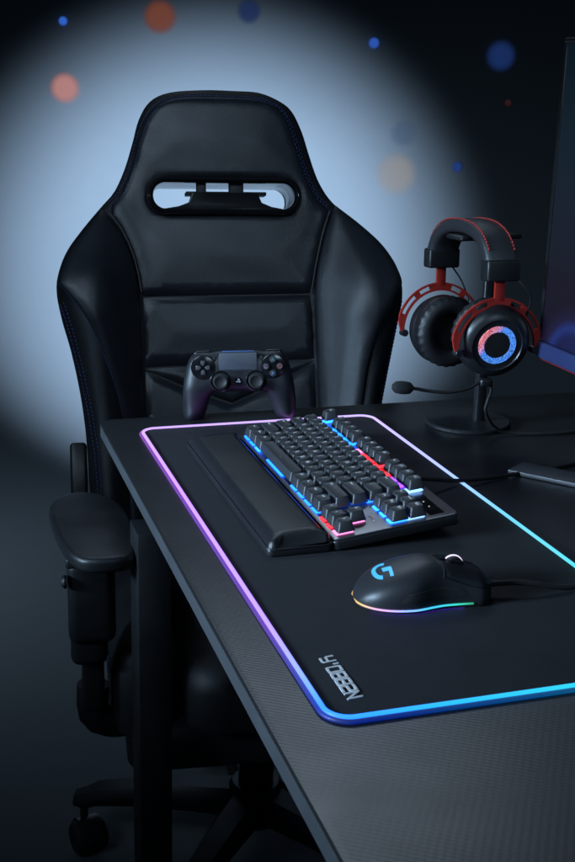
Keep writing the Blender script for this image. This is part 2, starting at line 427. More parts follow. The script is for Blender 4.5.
# writing on the pad, read from the user's side
GL = {'S': [[(1, 1), (.1, 1), (0, .9), (0, .55), (.9, .5), (1, .4), (1, .1), (.9, 0), (0, 0)]], "'": [[(.3, 1), (.3, .75)]],
      'O': [[(.1, 0), (0, .1), (0, .9), (.1, 1), (.9, 1), (1, .9), (1, .1), (.9, 0), (.1, 0)]],
      'B': [[(0, 0), (0, 1), (.9, 1), (1, .9), (1, .6), (.9, .5), (0, .5)], [(.9, .5), (1, .4), (1, .1), (.9, 0), (0, 0)]],
      '2': [[(0, 1), (.9, 1), (1, .9), (1, .6), (.9, .5), (.1, .5), (0, .4), (0, 0), (1, 0)]], 'N': [[(0, 0), (0, 1), (1, 0), (1, 1)]],
      'Y': [[(0, 1), (0, .55), (.1, .45), (1, .45)], [(1, 1), (1, .1), (.9, 0), (.15, 0)]]}
def stroke_text(name, word, at, rdir, udir, h, wd, gap, th, shear, m, parent, hz=.0003):
    V = []; Fc = []; s = 0
    rdir = Vector(rdir); udir = Vector(udir); nn = rdir.cross(udir).normalized()
    for ch in word:
        for line in GL.get(ch, []):
            for a, b in zip(line, line[1:]):
                A = Vector(at) + rdir * (s + a[0] * wd + shear * a[1] * h) + udir * a[1] * h; B = Vector(at) + rdir * (s + b[0] * wd + shear * b[1] * h) + udir * b[1] * h
                d = (B - A).normalized(); p = nn.cross(d) * th / 2; e = d * th * .4; i = len(V)
                zz = nn * (i / 8 * .000012); V += [A - e - p, B + e - p, B + e + p, A - e + p]; V += [v + nn * hz + zz for v in V[i:i + 4]]; V[i:i + 4] = [v - zz for v in V[i:i + 4]]
                Fc += [(i, i + 1, i + 2, i + 3), (i + 4, i + 5, i + 6, i + 7)] + [(i + q, i + (q + 1) % 4, i + 4 + (q + 1) % 4, i + 4 + q) for q in range(4)]
        s += (wd * .5 if ch == "'" else wd) + gap
    return raw(name, V, Fc, m, parent, False)
pcx, pcy = (PX0 + PX1) / 2, (PY0 + PY1) / 2
stroke_text('printed_word', "Y'OBB2N", (.2770 - pcx, .7625 - pcy, .0036), (0, -1, 0), (1, 0, 0), .0108, .0076, .0026, .0019, -.12, WHITEPRINT, pad)

# ------------------------------------------------------------------ wrist rest
wr = thing('wrist_rest', 'padded black leather wrist rest lying along the keyboard front', 'wrist rest', (.3270, 1.137, PT))
prism('base', rrect(.066, .349, .006, 5), .0003, .0075, PLASTIC, wr, .0015, 3)
WV, WH, WT = panel(rrect(.0635, .3465, .007, 6), lambda q, d: .0078 + .0098 * qround(d, .0105) + .0016 * np.sin(np.clip((q[:, 0] + .0318) / .0635, 0, 1) * math.pi) * qround(d, .03) + .003 * (q[:, 0] + .03) / .06, .006)
raw('cushion', [(p[0], p[1], h) for p, h in zip(WV, WH)], WT, mat('wrist_leather', (.014, .0145, .016), .33, bump=.25, bscale=1400, kind='leather', rvar=.05), wr, 'all', flip=True)
tube('piping', [(x, y, .0078) for x, y in rrect(.0652, .3482, .0068, 6)], .0011, PLASTIC, wr, 6, True)

# ------------------------------------------------------------------ keyboard
KP = .0187
TILT = R(7)
kb = thing('keyboard', 'black tenkeyless mechanical keyboard with blue and red backlit keys on a metal plate', 'keyboard', (.3605, 1.137, PT + .0005), (TILT, 0, R(-90)))
KW, KD = .350, .1325
prism('case', rrect(KW, KD, .006, 5, 0, KD / 2), .000, .0095, PLASTIC, kb, .0015, 3)
pl = prism('top_plate', rrect(KW - .002, KD - .002, .006, 5, 0, KD / 2), .0096, .0118, PLATE, kb, .0008, 2)
ZP = .0118
for fx in (-.13, .13): box('flip_foot', (fx, KD - .015, -.006), (.03, .012, .013), PLASTIC_DARK, kb, .001)
KEYM = {}
def key_mesh(wu):
    if wu in KEYM: return KEYM[wu]
    bm = bmesh.new(); w0, d0 = wu * KP - .0011, KP - .0011; w1, d1 = w0 - .0062, d0 - .0052; h = .0100; rings = []
    for (w_, d_, z, dy, r) in ((w0, d0, 0, 0, .0012), (w0 - .0004, d0 - .0004, .0012, 0, .0014), (w1 + .0012, d1 + .001, h - .0008, .0006, .0022), (w1, d1, h, .0008, .002), (w1 - .003, d1 - .003, h - .0004, .0008, .0016)):
        rings.append([bm.verts.new((x, y + dy, z)) for x, y in rrect(w_, d_, r, 3)])
    for a, b_ in zip(rings, rings[1:]):
        n = len(a)
        for k in range(n): bm.faces.new((a[k], a[(k + 1) % n], b_[(k + 1) % n], b_[k]))
    bm.faces.new(rings[-1]); bm.faces.new(rings[0][::-1])
    bmesh.ops.recalc_face_normals(bm, faces=bm.faces)
    me = bpy.data.meshes.new('keycap'); bm.to_mesh(me); bm.free(); me.materials.append(KEYCAP); KEYM[wu] = me; return me
LEDM = {}
def led_mesh(wu):
    if wu in LEDM: return LEDM[wu]
    bm = bmesh.new(); bm_box(bm, (0, -.0012, -.0020), (wu * KP - .0075 if wu < 2 else wu * KP * .5, KP - .0006, .0016), .0003, 1)
    me = bpy.data.meshes.new('backlight'); bm.to_mesh(me); bm.free(); me.materials.append(None); LEDM[wu] = me; return me
GC = {'blue': glow('led_blue', (.006, .095, 1.0), 7.5), 'cyan': glow('led_cyan', (.010, .13, 1.0), 7.5), 'red': glow('led_red', (1.0, .014, .022), 6.0), 'pink': glow('led_pink', (1.0, .20, .55), 3.0),
      'purple': glow('led_purple', (.13, .03, 1.0), 6.0), 'white': glow('led_white', (.22, .48, 1.0), 2.8), 'dim': glow('led_dim', (.02, .09, .55), .15)}
TXT = {}
def legend_mesh(s):
    if s in TXT: return TXT[s]
    c = bpy.data.curves.new('legend', 'FONT'); c.body = s; c.size = .0062 if len(s) == 1 else .0040; c.extrude = .00006; c.align_x = 'LEFT'; c.align_y = 'TOP'
    o = bpy.data.objects.new('tmp', c); COL.objects.link(o); dg = bpy.context.evaluated_depsgraph_get()
    me = bpy.data.meshes.new_from_object(o.evaluated_get(dg)); bpy.data.objects.remove(o); me.materials.clear(); me.materials.append(LEGEND); TXT[s] = me; return me
def key(u, v, wu, text, led, up=0):
    x = -KW / 2 + .0042 + (u + wu / 2) * KP; y = .0065 + (v + .5) * KP
    o = link('key', key_mesh(wu), None, kb, 30); o.location = (x, y, ZP + .0030 + up)
    g = link('backlight', led_mesh(wu), None, o, False); g.location.z = -up * .6; g.material_slots[0].link = 'OBJECT'; g.material_slots[0].material = GC[led]
    if text:
        t = link('legend', legend_mesh(text), None, o, False); t.location = (-(wu * KP) / 2 + .0048 if wu < 3 else -.0015, .0050, .00975)
        if wu < 3 and len(text) > 3: t.scale = (.8, .8, 1)
rows = [
    (0, [(1.25, 'Ctrl'), (1.25, 'Win'), (1.25, 'Alt'), (6.25, '_'), (1.25, 'Alt'), (1.25, 'Fn'), (1.25, 'App'), (1.25, 'Ctrl')]),
    (1, [(2.25, 'Shift')] + [(1, c) for c in 'ZXCVBNM,./'] + [(2.75, 'Shift')]),
    (2, [(1.75, 'Caps')] + [(1, c) for c in "ASDFGHJKL;'"] + [(2.25, 'Enter')]),
    (3, [(1.5, 'Tab')] + [(1, c) for c in 'QWERTYUIOP[]'] + [(1.5, '\\')]),
    (4, [(1, c) for c in '`1234567890-='] + [(2, 'Back')]),
]
for v, ks in rows:
    u = 0
    for i, (wu, t) in enumerate(ks):
        led = 'dim'
        if v == 0: led = 'blue' if i != 2 else 'cyan'
        elif u + wu > 14.9: led = 'cyan' if v in (1, 2) else 'blue'
        key(u, v, wu, t, led); u += wu
fr = [(0, 'Esc', 'cyan')] + [(2 + i, 'F%d' % (i + 1), ('blue', 'blue', 'blue', 'blue')[i]) for i in range(4)] + [(6.5 + i, 'F%d' % (i + 5), ('pink', 'red', 'red', 'red')[i]) for i in range(4)] + [(11 + i, 'F%d' % (i + 9), ('red', 'purple', 'purple', 'white')[i]) for i in range(4)]
for u, t, led in fr: key(u, 5.34, 1, t, led, .0026)
for i, t in enumerate(('Ins', 'Home', 'PgUp')): key(15.25 + i, 4, 1, t, 'blue' if i < 2 else 'white')
for i, t in enumerate(('Del', 'End', 'PgDn')): key(15.25 + i, 3, 1, t, 'cyan' if i < 2 else 'cyan')
key(16.25, 1, 1, '^', 'pink')
for i, t in enumerate(('<', 'v', '>')): key(15.25 + i, 0, 1, t, ('red', 'red', 'pink')[i])
ind = prism('indicator_panel', rrect(.050, .0155, .001, 3, KW / 2 - .0345, .0065 + 5.66 * KP), ZP, ZP + .0006, PLASTIC_GLOSS, kb, .0002, 1)
for i in range(2): box('indicator_light', (KW / 2 - .043 + .014 * i, .0065 + 5.66 * KP, ZP + .0008), (.0018, .0012, .0006), glow('indicator_white', (.9, .85, .8), 1.2 if i else .4), ind, 0)
for i in range(2): box('vent_slot', (KW / 2 - .032, .0065 + 5.02 * KP + .0026 * i, ZP + .0002), (.034, .0011, .0006), PLASTIC_DARK, kb, 0)
box('maker_mark', (KW / 2 - .030, .0065 + 2.4 * KP, ZP + .0001), (.016, .0014, .0005), mat('pale_mark', (.5, .48, .55), .5), kb, 0)

# ------------------------------------------------------------------ cables
def cable(name, pts, r, lab, step=.01, m=RUBBER):
    o = raw(name, *tube_geo(catmull([np.array(p) for p in pts], False, step), r, 10), m, None, 60)
    return tag(o, lab, 'cable')
cable('cable', [(.480, 1.090, PT + .022), (.497, 1.094, PT + .020), (.53, 1.105, PT + .012), (.575, 1.118, DESK + .0065), (.65, 1.135, DESK + .003), (.74, 1.155, DESK + .003), (.86, 1.19, DESK + .003), (1.0, 1.25, DESK + .003)], .0024, 'thin black cable running from the keyboard back across the light strip')
cable('cable', [(.450, .8385, PT + .009), (.461, .837, PT + .0105), (.480, .833, PT + .0115), (.50, .829, PT + .010), (.53, .826, PT + .0045), (.57, .83, PT + .004), (.62, .846, DESK + .003), (.70, .875, DESK + .003), (.82, .92, DESK + .003), (1.0, 1.0, DESK + .003)], .0026, 'black mouse cable running from the mouse nose over the pad')

# ------------------------------------------------------------------ mouse
mo = thing('computer_mouse', 'black ergonomic gaming mouse with blue logo and glowing rainbow rim', 'mouse', (.400, .846, PT), (0, 0, R(-4)))
ML = .124
def m_half(t):      # half width along the length, t 0 back .. 1 front
    return .0325 * (max(0, 1 - (2 * max(0, .42 - t) / .84) ** 2.6)) ** .5 * (1 - .16 * sstep(.35, .62, t) + .06 * sstep(.66, 1, t)) * (max(0, 1 - (max(0, t - .84) / .16) ** 2.6 * .72)) if t > 0 else .0
def m_top(t):
    return .0405 * (max(0.0, math.sin(math.pi * min(1, (t + .0) ** .62 * .60 + .0))) ** .75) * (1 - .40 * sstep(.45, 1.0, t)) * (1 - .30 * sstep(.88, 1.0, t))
def mouse_surface(t, s):
    """s -1..1 across"""
    hw = m_half(t); H = max(.004, m_top(t)); a = s * math.pi / 2
    x = -ML / 2 + t * ML
    y = hw * math.copysign(abs(math.sin(a)) ** .85, s); z = .0045 + (H - .0045) * abs(math.cos(a)) ** .62
    y += -.0015 * math.copysign(1, s) * math.sin(math.pi * min(1, (z / H)) ) * sstep(.3, .5, t)
    return Vector((x, y, z))
def mouse_body():
    vs = []; fs = []; nt_, ns = 56, 40
    ts = [.5 - .5 * math.cos(math.pi * (i / (nt_ - 1)) ** .95) for i in range(nt_)]; ts = [min(.9995, max(.003, t)) for t in ts]
    for t in ts:
        for j in range(ns): vs.append(mouse_surface(t, -1 + 2 * j / (ns - 1)))
        hw = m_half(t)
    for i in range(nt_ - 1):
        for j in range(ns - 1): fs.append((i * ns + j, i * ns + j + 1, (i + 1) * ns + j + 1, (i + 1) * ns + j))
    # underside skirt
    base = len(vs)
    for t in ts:
        hw = m_half(t) * .95; x = (-ML / 2 + t * ML) * .98; vs.append(Vector((x, -hw, .0008))); vs.append(Vector((x, hw, .0008)))
    for i in range(nt_ - 1):
        fs.append((i * ns, (i + 1) * ns, base + 2 * (i + 1), base + 2 * i)); fs.append((i * ns + ns - 1, base + 2 * i + 1, base + 2 * (i + 1) + 1, (i + 1) * ns + ns - 1))
        fs.append((base + 2 * i, base + 2 * i + 2, base + 2 * i + 3, base + 2 * i + 1))
    e = (nt_ - 1) * ns
    fs.append(tuple(range(e, e + ns)) + (base + 2 * nt_ - 1, base + 2 * nt_ - 2)); fs.append(tuple(range(0, ns))[::-1] + (base, base + 1))
    return raw('shell', vs, fs, mat('mouse_shell', (.018, .0185, .021), .44, bump=.2, bscale=2600, rvar=.05), mo, 45)
mouse_body()
# side grip, button gap lines, wheel
def on_mouse(t, s, lift=.0003):
    p = mouse_surface(t, s); e = .004
    n = (mouse_surface(min(.999, t + e), s) - mouse_surface(t - e, s)).cross(mouse_surface(t, min(1, s + .01)) - mouse_surface(t, max(-1, s - .01)))
    n.normalize(); n = n if n.z > -.2 else -n
    return p + n * lift
GAP = mat('gap_black', (.002, .002, .002), .7)
def patch(name, quad, m, lift, n=14):
    """quad: four (t, s) corners of a skin patch on the mouse"""
    vs = []; fs = []
    for i in range(n):
        for j in range(n):
            u, v = i / (n - 1), j / (n - 1)
            t = (quad[0][0] * (1 - u) + quad[1][0] * u) * (1 - v) + (quad[3][0] * (1 - u) + quad[2][0] * u) * v
            s = (quad[0][1] * (1 - u) + quad[1][1] * u) * (1 - v) + (quad[3][1] * (1 - u) + quad[2][1] * u) * v
            edge = min(u, v, 1 - u, 1 - v)
            vs.append(on_mouse(t, s, lift * min(1, edge * 14) - .0002))
    for i in range(n - 1):
        for j in range(n - 1): fs.append((i * n + j, (i + 1) * n + j, (i + 1) * n + j + 1, i * n + j + 1))
    return raw(name, vs, fs, m, mo, 50, flip=False)
BTN = mat('mouse_button', (.014, .0142, .016), .40, bump=.2, bscale=2600)
patch('button', [(.56, -.09), (.985, -.10), (.985, -.66), (.60, -.62)], BTN, .0012)
patch('button', [(.56, .09), (.985, .10), (.985, .66), (.60, .62)], BTN, .0012)
patch('side_grip', [(.30, -.80), (.74, -.80), (.80, -.95), (.24, -.95)], mat('grip_rubber', (.008, .008, .009), .7, bump=1, bscale=900), .0006)
for line in ([(.56, .0), (.60, -.3), (.585, -.62)], [(.60, -.62), (.75, -.72), (.97, -.74)], [(.56, 0), (.60, .3), (.585, .62)]):
    tube('gap_line', [on_mouse(t, s, .0003) for t, s in catmull(line, False, .04)], .0006, GAP, mo, 5)
wt = .72; wc = mouse_surface(wt, 0)
WM = Matrix.Translation(wc + Vector((0, 0, -.0045))) @ Matrix.Rotation(R(90), 4, 'X')
wheel = lathe('scroll_wheel', [(.0001, -.0032), (.0080, -.0032), (.0092, -.0022), (.0092, .0022), (.0080, .0032), (.0001, .0032)], RUBBER, mo, 40, WM)
lathe('wheel_light', [(.0093, -.0026), (.0100, -.0024), (.0100, -.0014), (.0093, -.0012)], glow('wheel_glow', (.80, .72, 1.0), 1.3), wheel, 40, WM)
patch('dpi_button', [(.60, -.06), (.66, -.06), (.66, .06), (.60, .06)], PLASTIC_GLOSS, .0016, 8)
def rim():
    P = []; ts = list(np.linspace(.80, .05, 40)) + [.03, .015, .006]
    for t in ts: P.append((mouse_surface(t, -1) + Vector((0, -.0003, -.0002))))
    for t in ts[::-1][1:]:
        if t > .45: break
        P.append((mouse_surface(t, 1) + Vector((0, .0003, -.0002))))
    vs, fs = tube_geo(P, .0009, 8); ob = raw('rim_light', vs, fs, None, mo, 'all')
    at = ob.data.color_attributes.new('strip_colour', 'FLOAT_COLOR', 'POINT'); n = len(P)
    st = [(0, (.01, .12, .06)), (.10, (.015, .24, .20)), (.28, (.02, .22, .42)), (.40, (.12, .20, .6)), (.48, (.26, .18, .50)), (.56, (.32, .17, .28)), (.62, (.32, .22, .07)), (.72, (.26, .14, .05)), (1, (.2, .05, .1))]
    for i, v in enumerate(ob.data.vertices):
        t = (i // 8) / (n - 1)
        for (a, ca), (b_, cb) in zip(st, st[1:]):
            if t <= b_: u = (t - a) / (b_ - a); c = np.array(ca) * (1 - u) + np.array(cb) * u; break
        at.data[i].color = (*c, 1)
    m = bpy.data.materials.new('rim_glow'); m.use_nodes = True; nt = m.node_tree; b = nt.nodes['Principled BSDF']
    a = nt.nodes.new('ShaderNodeAttribute'); a.attribute_name = 'strip_colour'; nt.links.new(a.outputs['Color'], b.inputs['Emission Color']); b.inputs['Base Color'].default_value = (.02, .02, .02, 1); b.inputs['Emission Strength'].default_value = 3.2
    ob.data.materials.append(m)
rim()
P = [(-ML / 2 * .93 * 1.0 + t * ML * .96, -m_half(t) * .86, .0010) for t in np.linspace(.06, .74, 30)]
vs, fs = tube_geo(P, .0008, 6); raw('underglow', vs, fs, glow('underglow_blue', (.14, .05, 1.0), 14.0), mo, 'all')  # hidden strip added under the mouse to cast a glow on the pad
def mouse_logo():
    c0t, rad = .195, .0098
    vs = []; fs = []
    def P(dx, dy):   # dx along length towards back = letter down, dy across
        t = c0t + dx / ML; s_ = np.clip(dy / max(.004, m_half(t)) / 1.25, -.95, .95); return on_mouse(t, float(s_), .0004)
    def quadstrip(a, b_):
        i = len(vs)
        for p, q in zip(a, b_): vs.extend([P(*p), P(*q)])
        for k in range(len(a) - 1): fs.append((i + 2 * k, i + 2 * k + 1, i + 2 * k + 3, i + 2 * k + 2))
    def G(x, y):
        a = R(-12); return ((x * math.cos(a) - y * math.sin(a)) * rad * .8, (x * math.sin(a) + y * math.cos(a)) * rad)
    quadstrip([G(math.cos(R(56 + 205 * k / 24)), math.sin(R(56 + 205 * k / 24))) for k in range(25)], [G(.58 * math.cos(R(56 + 205 * k / 24)), .58 * math.sin(R(56 + 205 * k / 24))) for k in range(25)])
    quadstrip([G(.05 + .95 * k / 8, .20) for k in range(9)], [G(.05 + .95 * k / 8, -.20) for k in range(9)])
    quadstrip([G(.98, -.20 - .1 * k) for k in range(8)], [G(.62, -.20 - .1 * k) for k in range(8)])
    raw('logo', vs, fs, glow('logo_glow', (.06, .42, .85), 1.0), mo, 'all')
mouse_logo()

# ------------------------------------------------------------------ game controller standing on its grips
gc = thing('game_controller', 'black game controller standing upright on its grips at the desk end', 'game controller', (.392, 1.425, DESK), (R(-9), R(-2.5), R(-16)))
gc.scale = (1.05, 1.05, 1.05)
half_o = [(0, .0905), (.0245, .090), (.033, .0885), (.047, .0890), (.0570, .0858), (.0625, .078), (.0672, .062), (.0706, .042), (.0722, .022), (.0715, .008), (.0665, .0008), (.0570, .0000), (.0475, .0050), (.0420, .0150), (.0375, .0290), (.0320, .0370), (.020, .0385), (0, .0385)]
OUT = [(x, z) for x, z in half_o] + [(-x, z) for x, z in half_o[::-1][1:-1]]
OUT = [tuple(p) for p in catmull(OUT, True, .003)][::-1]
ar = sum(a[0] * b[1] - b[0] * a[1] for a, b in zip(OUT, OUT[1:] + OUT[:1]))
if ar < 0: OUT = OUT[::-1]
def c_front(q, d):
    q = np.asarray(q); g = sstep(.050, .012, q[:, 1]) * sstep(.03, .045, np.abs(q[:, 0]))
    return .0145 * qround(d, .0175) + .004 * g * qround(d, .016) - .012 * g
def c_back(q, d):
    q = np.asarray(q); g = sstep(.055, .012, q[:, 1]) * sstep(.03, .045, np.abs(q[:, 0]))
    return .019 * qround(d, .022) + .006 * g * qround(d, .018) + .012 * g
CV, CH, CT = panel(OUT, c_front, .003, insets=(.0006, .0018))
n0 = len(CV); vs = [(p[0], -h, p[1]) for p, h in zip(CV, CH)]
CB = c_back(CV, dist_to(OUT, CV)); vs += [(p[0], h, p[1]) for p, h in zip(CV, CB)]
bm = bmesh.new(); bv = [bm.verts.new(v) for v in vs]
for t in CT: bm.faces.new([bv[i] for i in t]); bm.faces.new([bv[n0 + i] for i in t[::-1]])
bmesh.ops.remove_doubles(bm, verts=bm.verts, dist=1e-5)
from_bm('shell', bm, CTRL, gc, 'all')
def cfy(x, z, lift=0): return -float(c_front(np.array([[x, z]]), dist_to(OUT, np.array([[x, z]])))[0]) - lift
MX = Matrix.Rotation(R(90), 4, 'X')       # +z of a lathe or prism points to the front
def at_front(x, z, lift=0): return Matrix.Translation((x, cfy(x, z, lift), z)) @ MX
prism('touchpad', rrect(.0475, .0215, .002, 4), -.002, .0012, mat('touchpad', (.060, .064, .08), .34, bump=.2, bscale=3500), gc, .0005, 2, at_front(0, .0775))
box('light_bar', (0, cfy(0, .0890) + .002, .0893), (.040, .004, .0016), glow('bar_blue', (.05, .13, .40), .45), gc, .0006)
for sx in (-1, 1):
    lathe('button_plate', [(.0001, -.001), (.0152, -.001), (.0152, .0004), (.0144, .0008), (.0001, .0006)], PLASTIC_GLOSS, gc, 40, at_front(sx * .0437, .0705))
    st = lathe('stick_well', [(.0001, -.002), (.0132, -.002), (.0132, .0004), (.0122, .0012), (.0108, .0006), (.0085, -.001), (.0001, -.001)], PLASTIC_GLOSS, gc, 40, at_front(sx * .0222, .0530))
    lathe('thumbstick', [(.0001, .000), (.0062, .000), (.0048, .004), (.0050, .0055), (.0090, .0068), (.0095, .0078), (.0088, .0088), (.0072, .0090), (.0062, .0082), (.0001, .0078)], RUBBER, gc, 40, at_front(sx * .0222, .0530))
    prism('option_button', rrect(.0035, .0065, .0016, 4), -.001, .0012, PLASTIC, gc, .0004, 2, at_front(sx * .0295, .0805))
    box('shoulder_button', (sx * .0445, .004, .0868), (.023, .012, .008), PLASTIC_GLOSS, gc, .0034, 4)
    box('trigger', (sx * .0445, .018, .0825), (.021, .014, .014), PLASTIC_GLOSS, gc, .005, 4)
for k in range(4):        # direction pad
    a = R(90 * k); arrow = [(-.0026, .0088), (.0026, .0088), (.0026, .0045), (0, .0018), (-.0026, .0045)]
    prism('direction_button', [(x * math.cos(a) - y * math.sin(a), x * math.sin(a) + y * math.cos(a)) for x, y in arrow], .0004, .0027, mat('direction_grey', (.06, .06, .066), .4), gc, .0005, 2, at_front(-.0437, .0705))
SYM = {0: [[(math.cos(R(90 + 120 * i)), math.sin(R(90 + 120 * i))) for i in (0, 1, 2, 0)]], 1: [[(math.cos(R(20 * i)), math.sin(R(20 * i))) for i in range(19)]], 2: [[(-.8, -.8), (.8, .8)], [(-.8, .8), (.8, -.8)]], 3: [[(-.8, -.8), (.8, -.8), (.8, .8), (-.8, .8), (-.8, -.8)]]}
SC = {0: (.12, .35, .30), 1: (.50, .12, .11), 2: (.15, .25, .50), 3: (.45, .20, .32)}
for k, (dx, dz) in enumerate(((0, .0086), (.0086, 0), (0, -.0086), (-.0086, 0))):
    MF = Matrix.Translation((dx, dz, 0))
    b_ = lathe('action_button', [(.0001, .0004), (.0042, .0004), (.0042, .0024), (.0036, .0030), (.0001, .0032)], mat('action_grey', (.045, .045, .05), .3), gc, 28, at_front(.0437, .0705) @ MF)
    V = []; FF = []
    for line in SYM[k]:
        v, f = tube_geo([at_front(.0437, .0705) @ MF @ Vector((x * .0022, y * .0022, .0033)) for x, y in line], .00035, 5); FF += [tuple(i + len(V) for i in q) for q in f]; V += v
    raw('button_symbol', V, FF, mat('symbol_%d' % k, SC[k], .5), b_, 'all')
bm = bmesh.new()
for r_ in range(3):
    for c_ in range(5 - r_): bm_box(bm, ((c_ - (4 - r_) / 2) * .0022, cfy(0, .0625) - .0002, .0640 - r_ * .0019), (.0013, .0006, .0009))
from_bm('speaker_grille', bm, GAP, gc)
lathe('home_button', [(.0001, 0), (.0042, 0), (.0042, .0007), (.0001, .0010)], PLASTIC_GLOSS, gc, 28, at_front(0, .0535))
V = []; FF = []
for line in ([(-.0004, -.0018), (-.0004, .0024), (.0012, .0018), (.0014, .0006), (.0002, .0003)], [(-.0006, -.0006), (-.0028, -.0013), (-.0022, -.0019), (-.0006, -.0014)], [(.0006, -.0008), (.0026, -.0011), (.0024, -.0017), (.0002, -.0020)]):
    v, f = tube_geo([at_front(0, .0535) @ Vector((x, y, .0010)) for x, y in line], .0004, 5); FF += [tuple(i + len(V) for i in q) for q in f]; V += v
raw('home_emblem', V, FF, mat('emblem_white', (.6, .6, .62), .5), gc, 'all')

# ------------------------------------------------------------------ headphone stand
hs = thing('headphone_stand', 'black metal headphone stand with round base holding the red headset', 'stand', (.690, 1.352, DESK))
lathe('base', [(.0001, 0), (.0565, 0), (.0575, .001), (.0575, .004), (.056, .0055), (.012, .0075), (.0001, .0078)], STEEL, hs, 72)
box('post', (.010, -.012, .128), (.014, .011, .247), PLASTIC, hs, .003, 3)
HD = Vector((.44, .898, 0)); hook = [(.010, -.012, .258)]
box('cradle', (-.001, -.012, .2525), (.034, .098, .006), PLASTIC, hs, .0028, 3, Matrix.Rotation(R(-78), 3, 'Z'))

# ------------------------------------------------------------------ headset
hcen = Vector((.6728, 1.3390, .8614))
hd = Vector((.4489, .8936, 0)); hr = Vector((hd.y, -hd.x, 0))
ang = R(27); ex = (-hd * math.cos(ang) + hr * math.sin(ang)).normalized()       # ear axis towards the near cup
ROTZ = math.atan2(ex.y, ex.x)
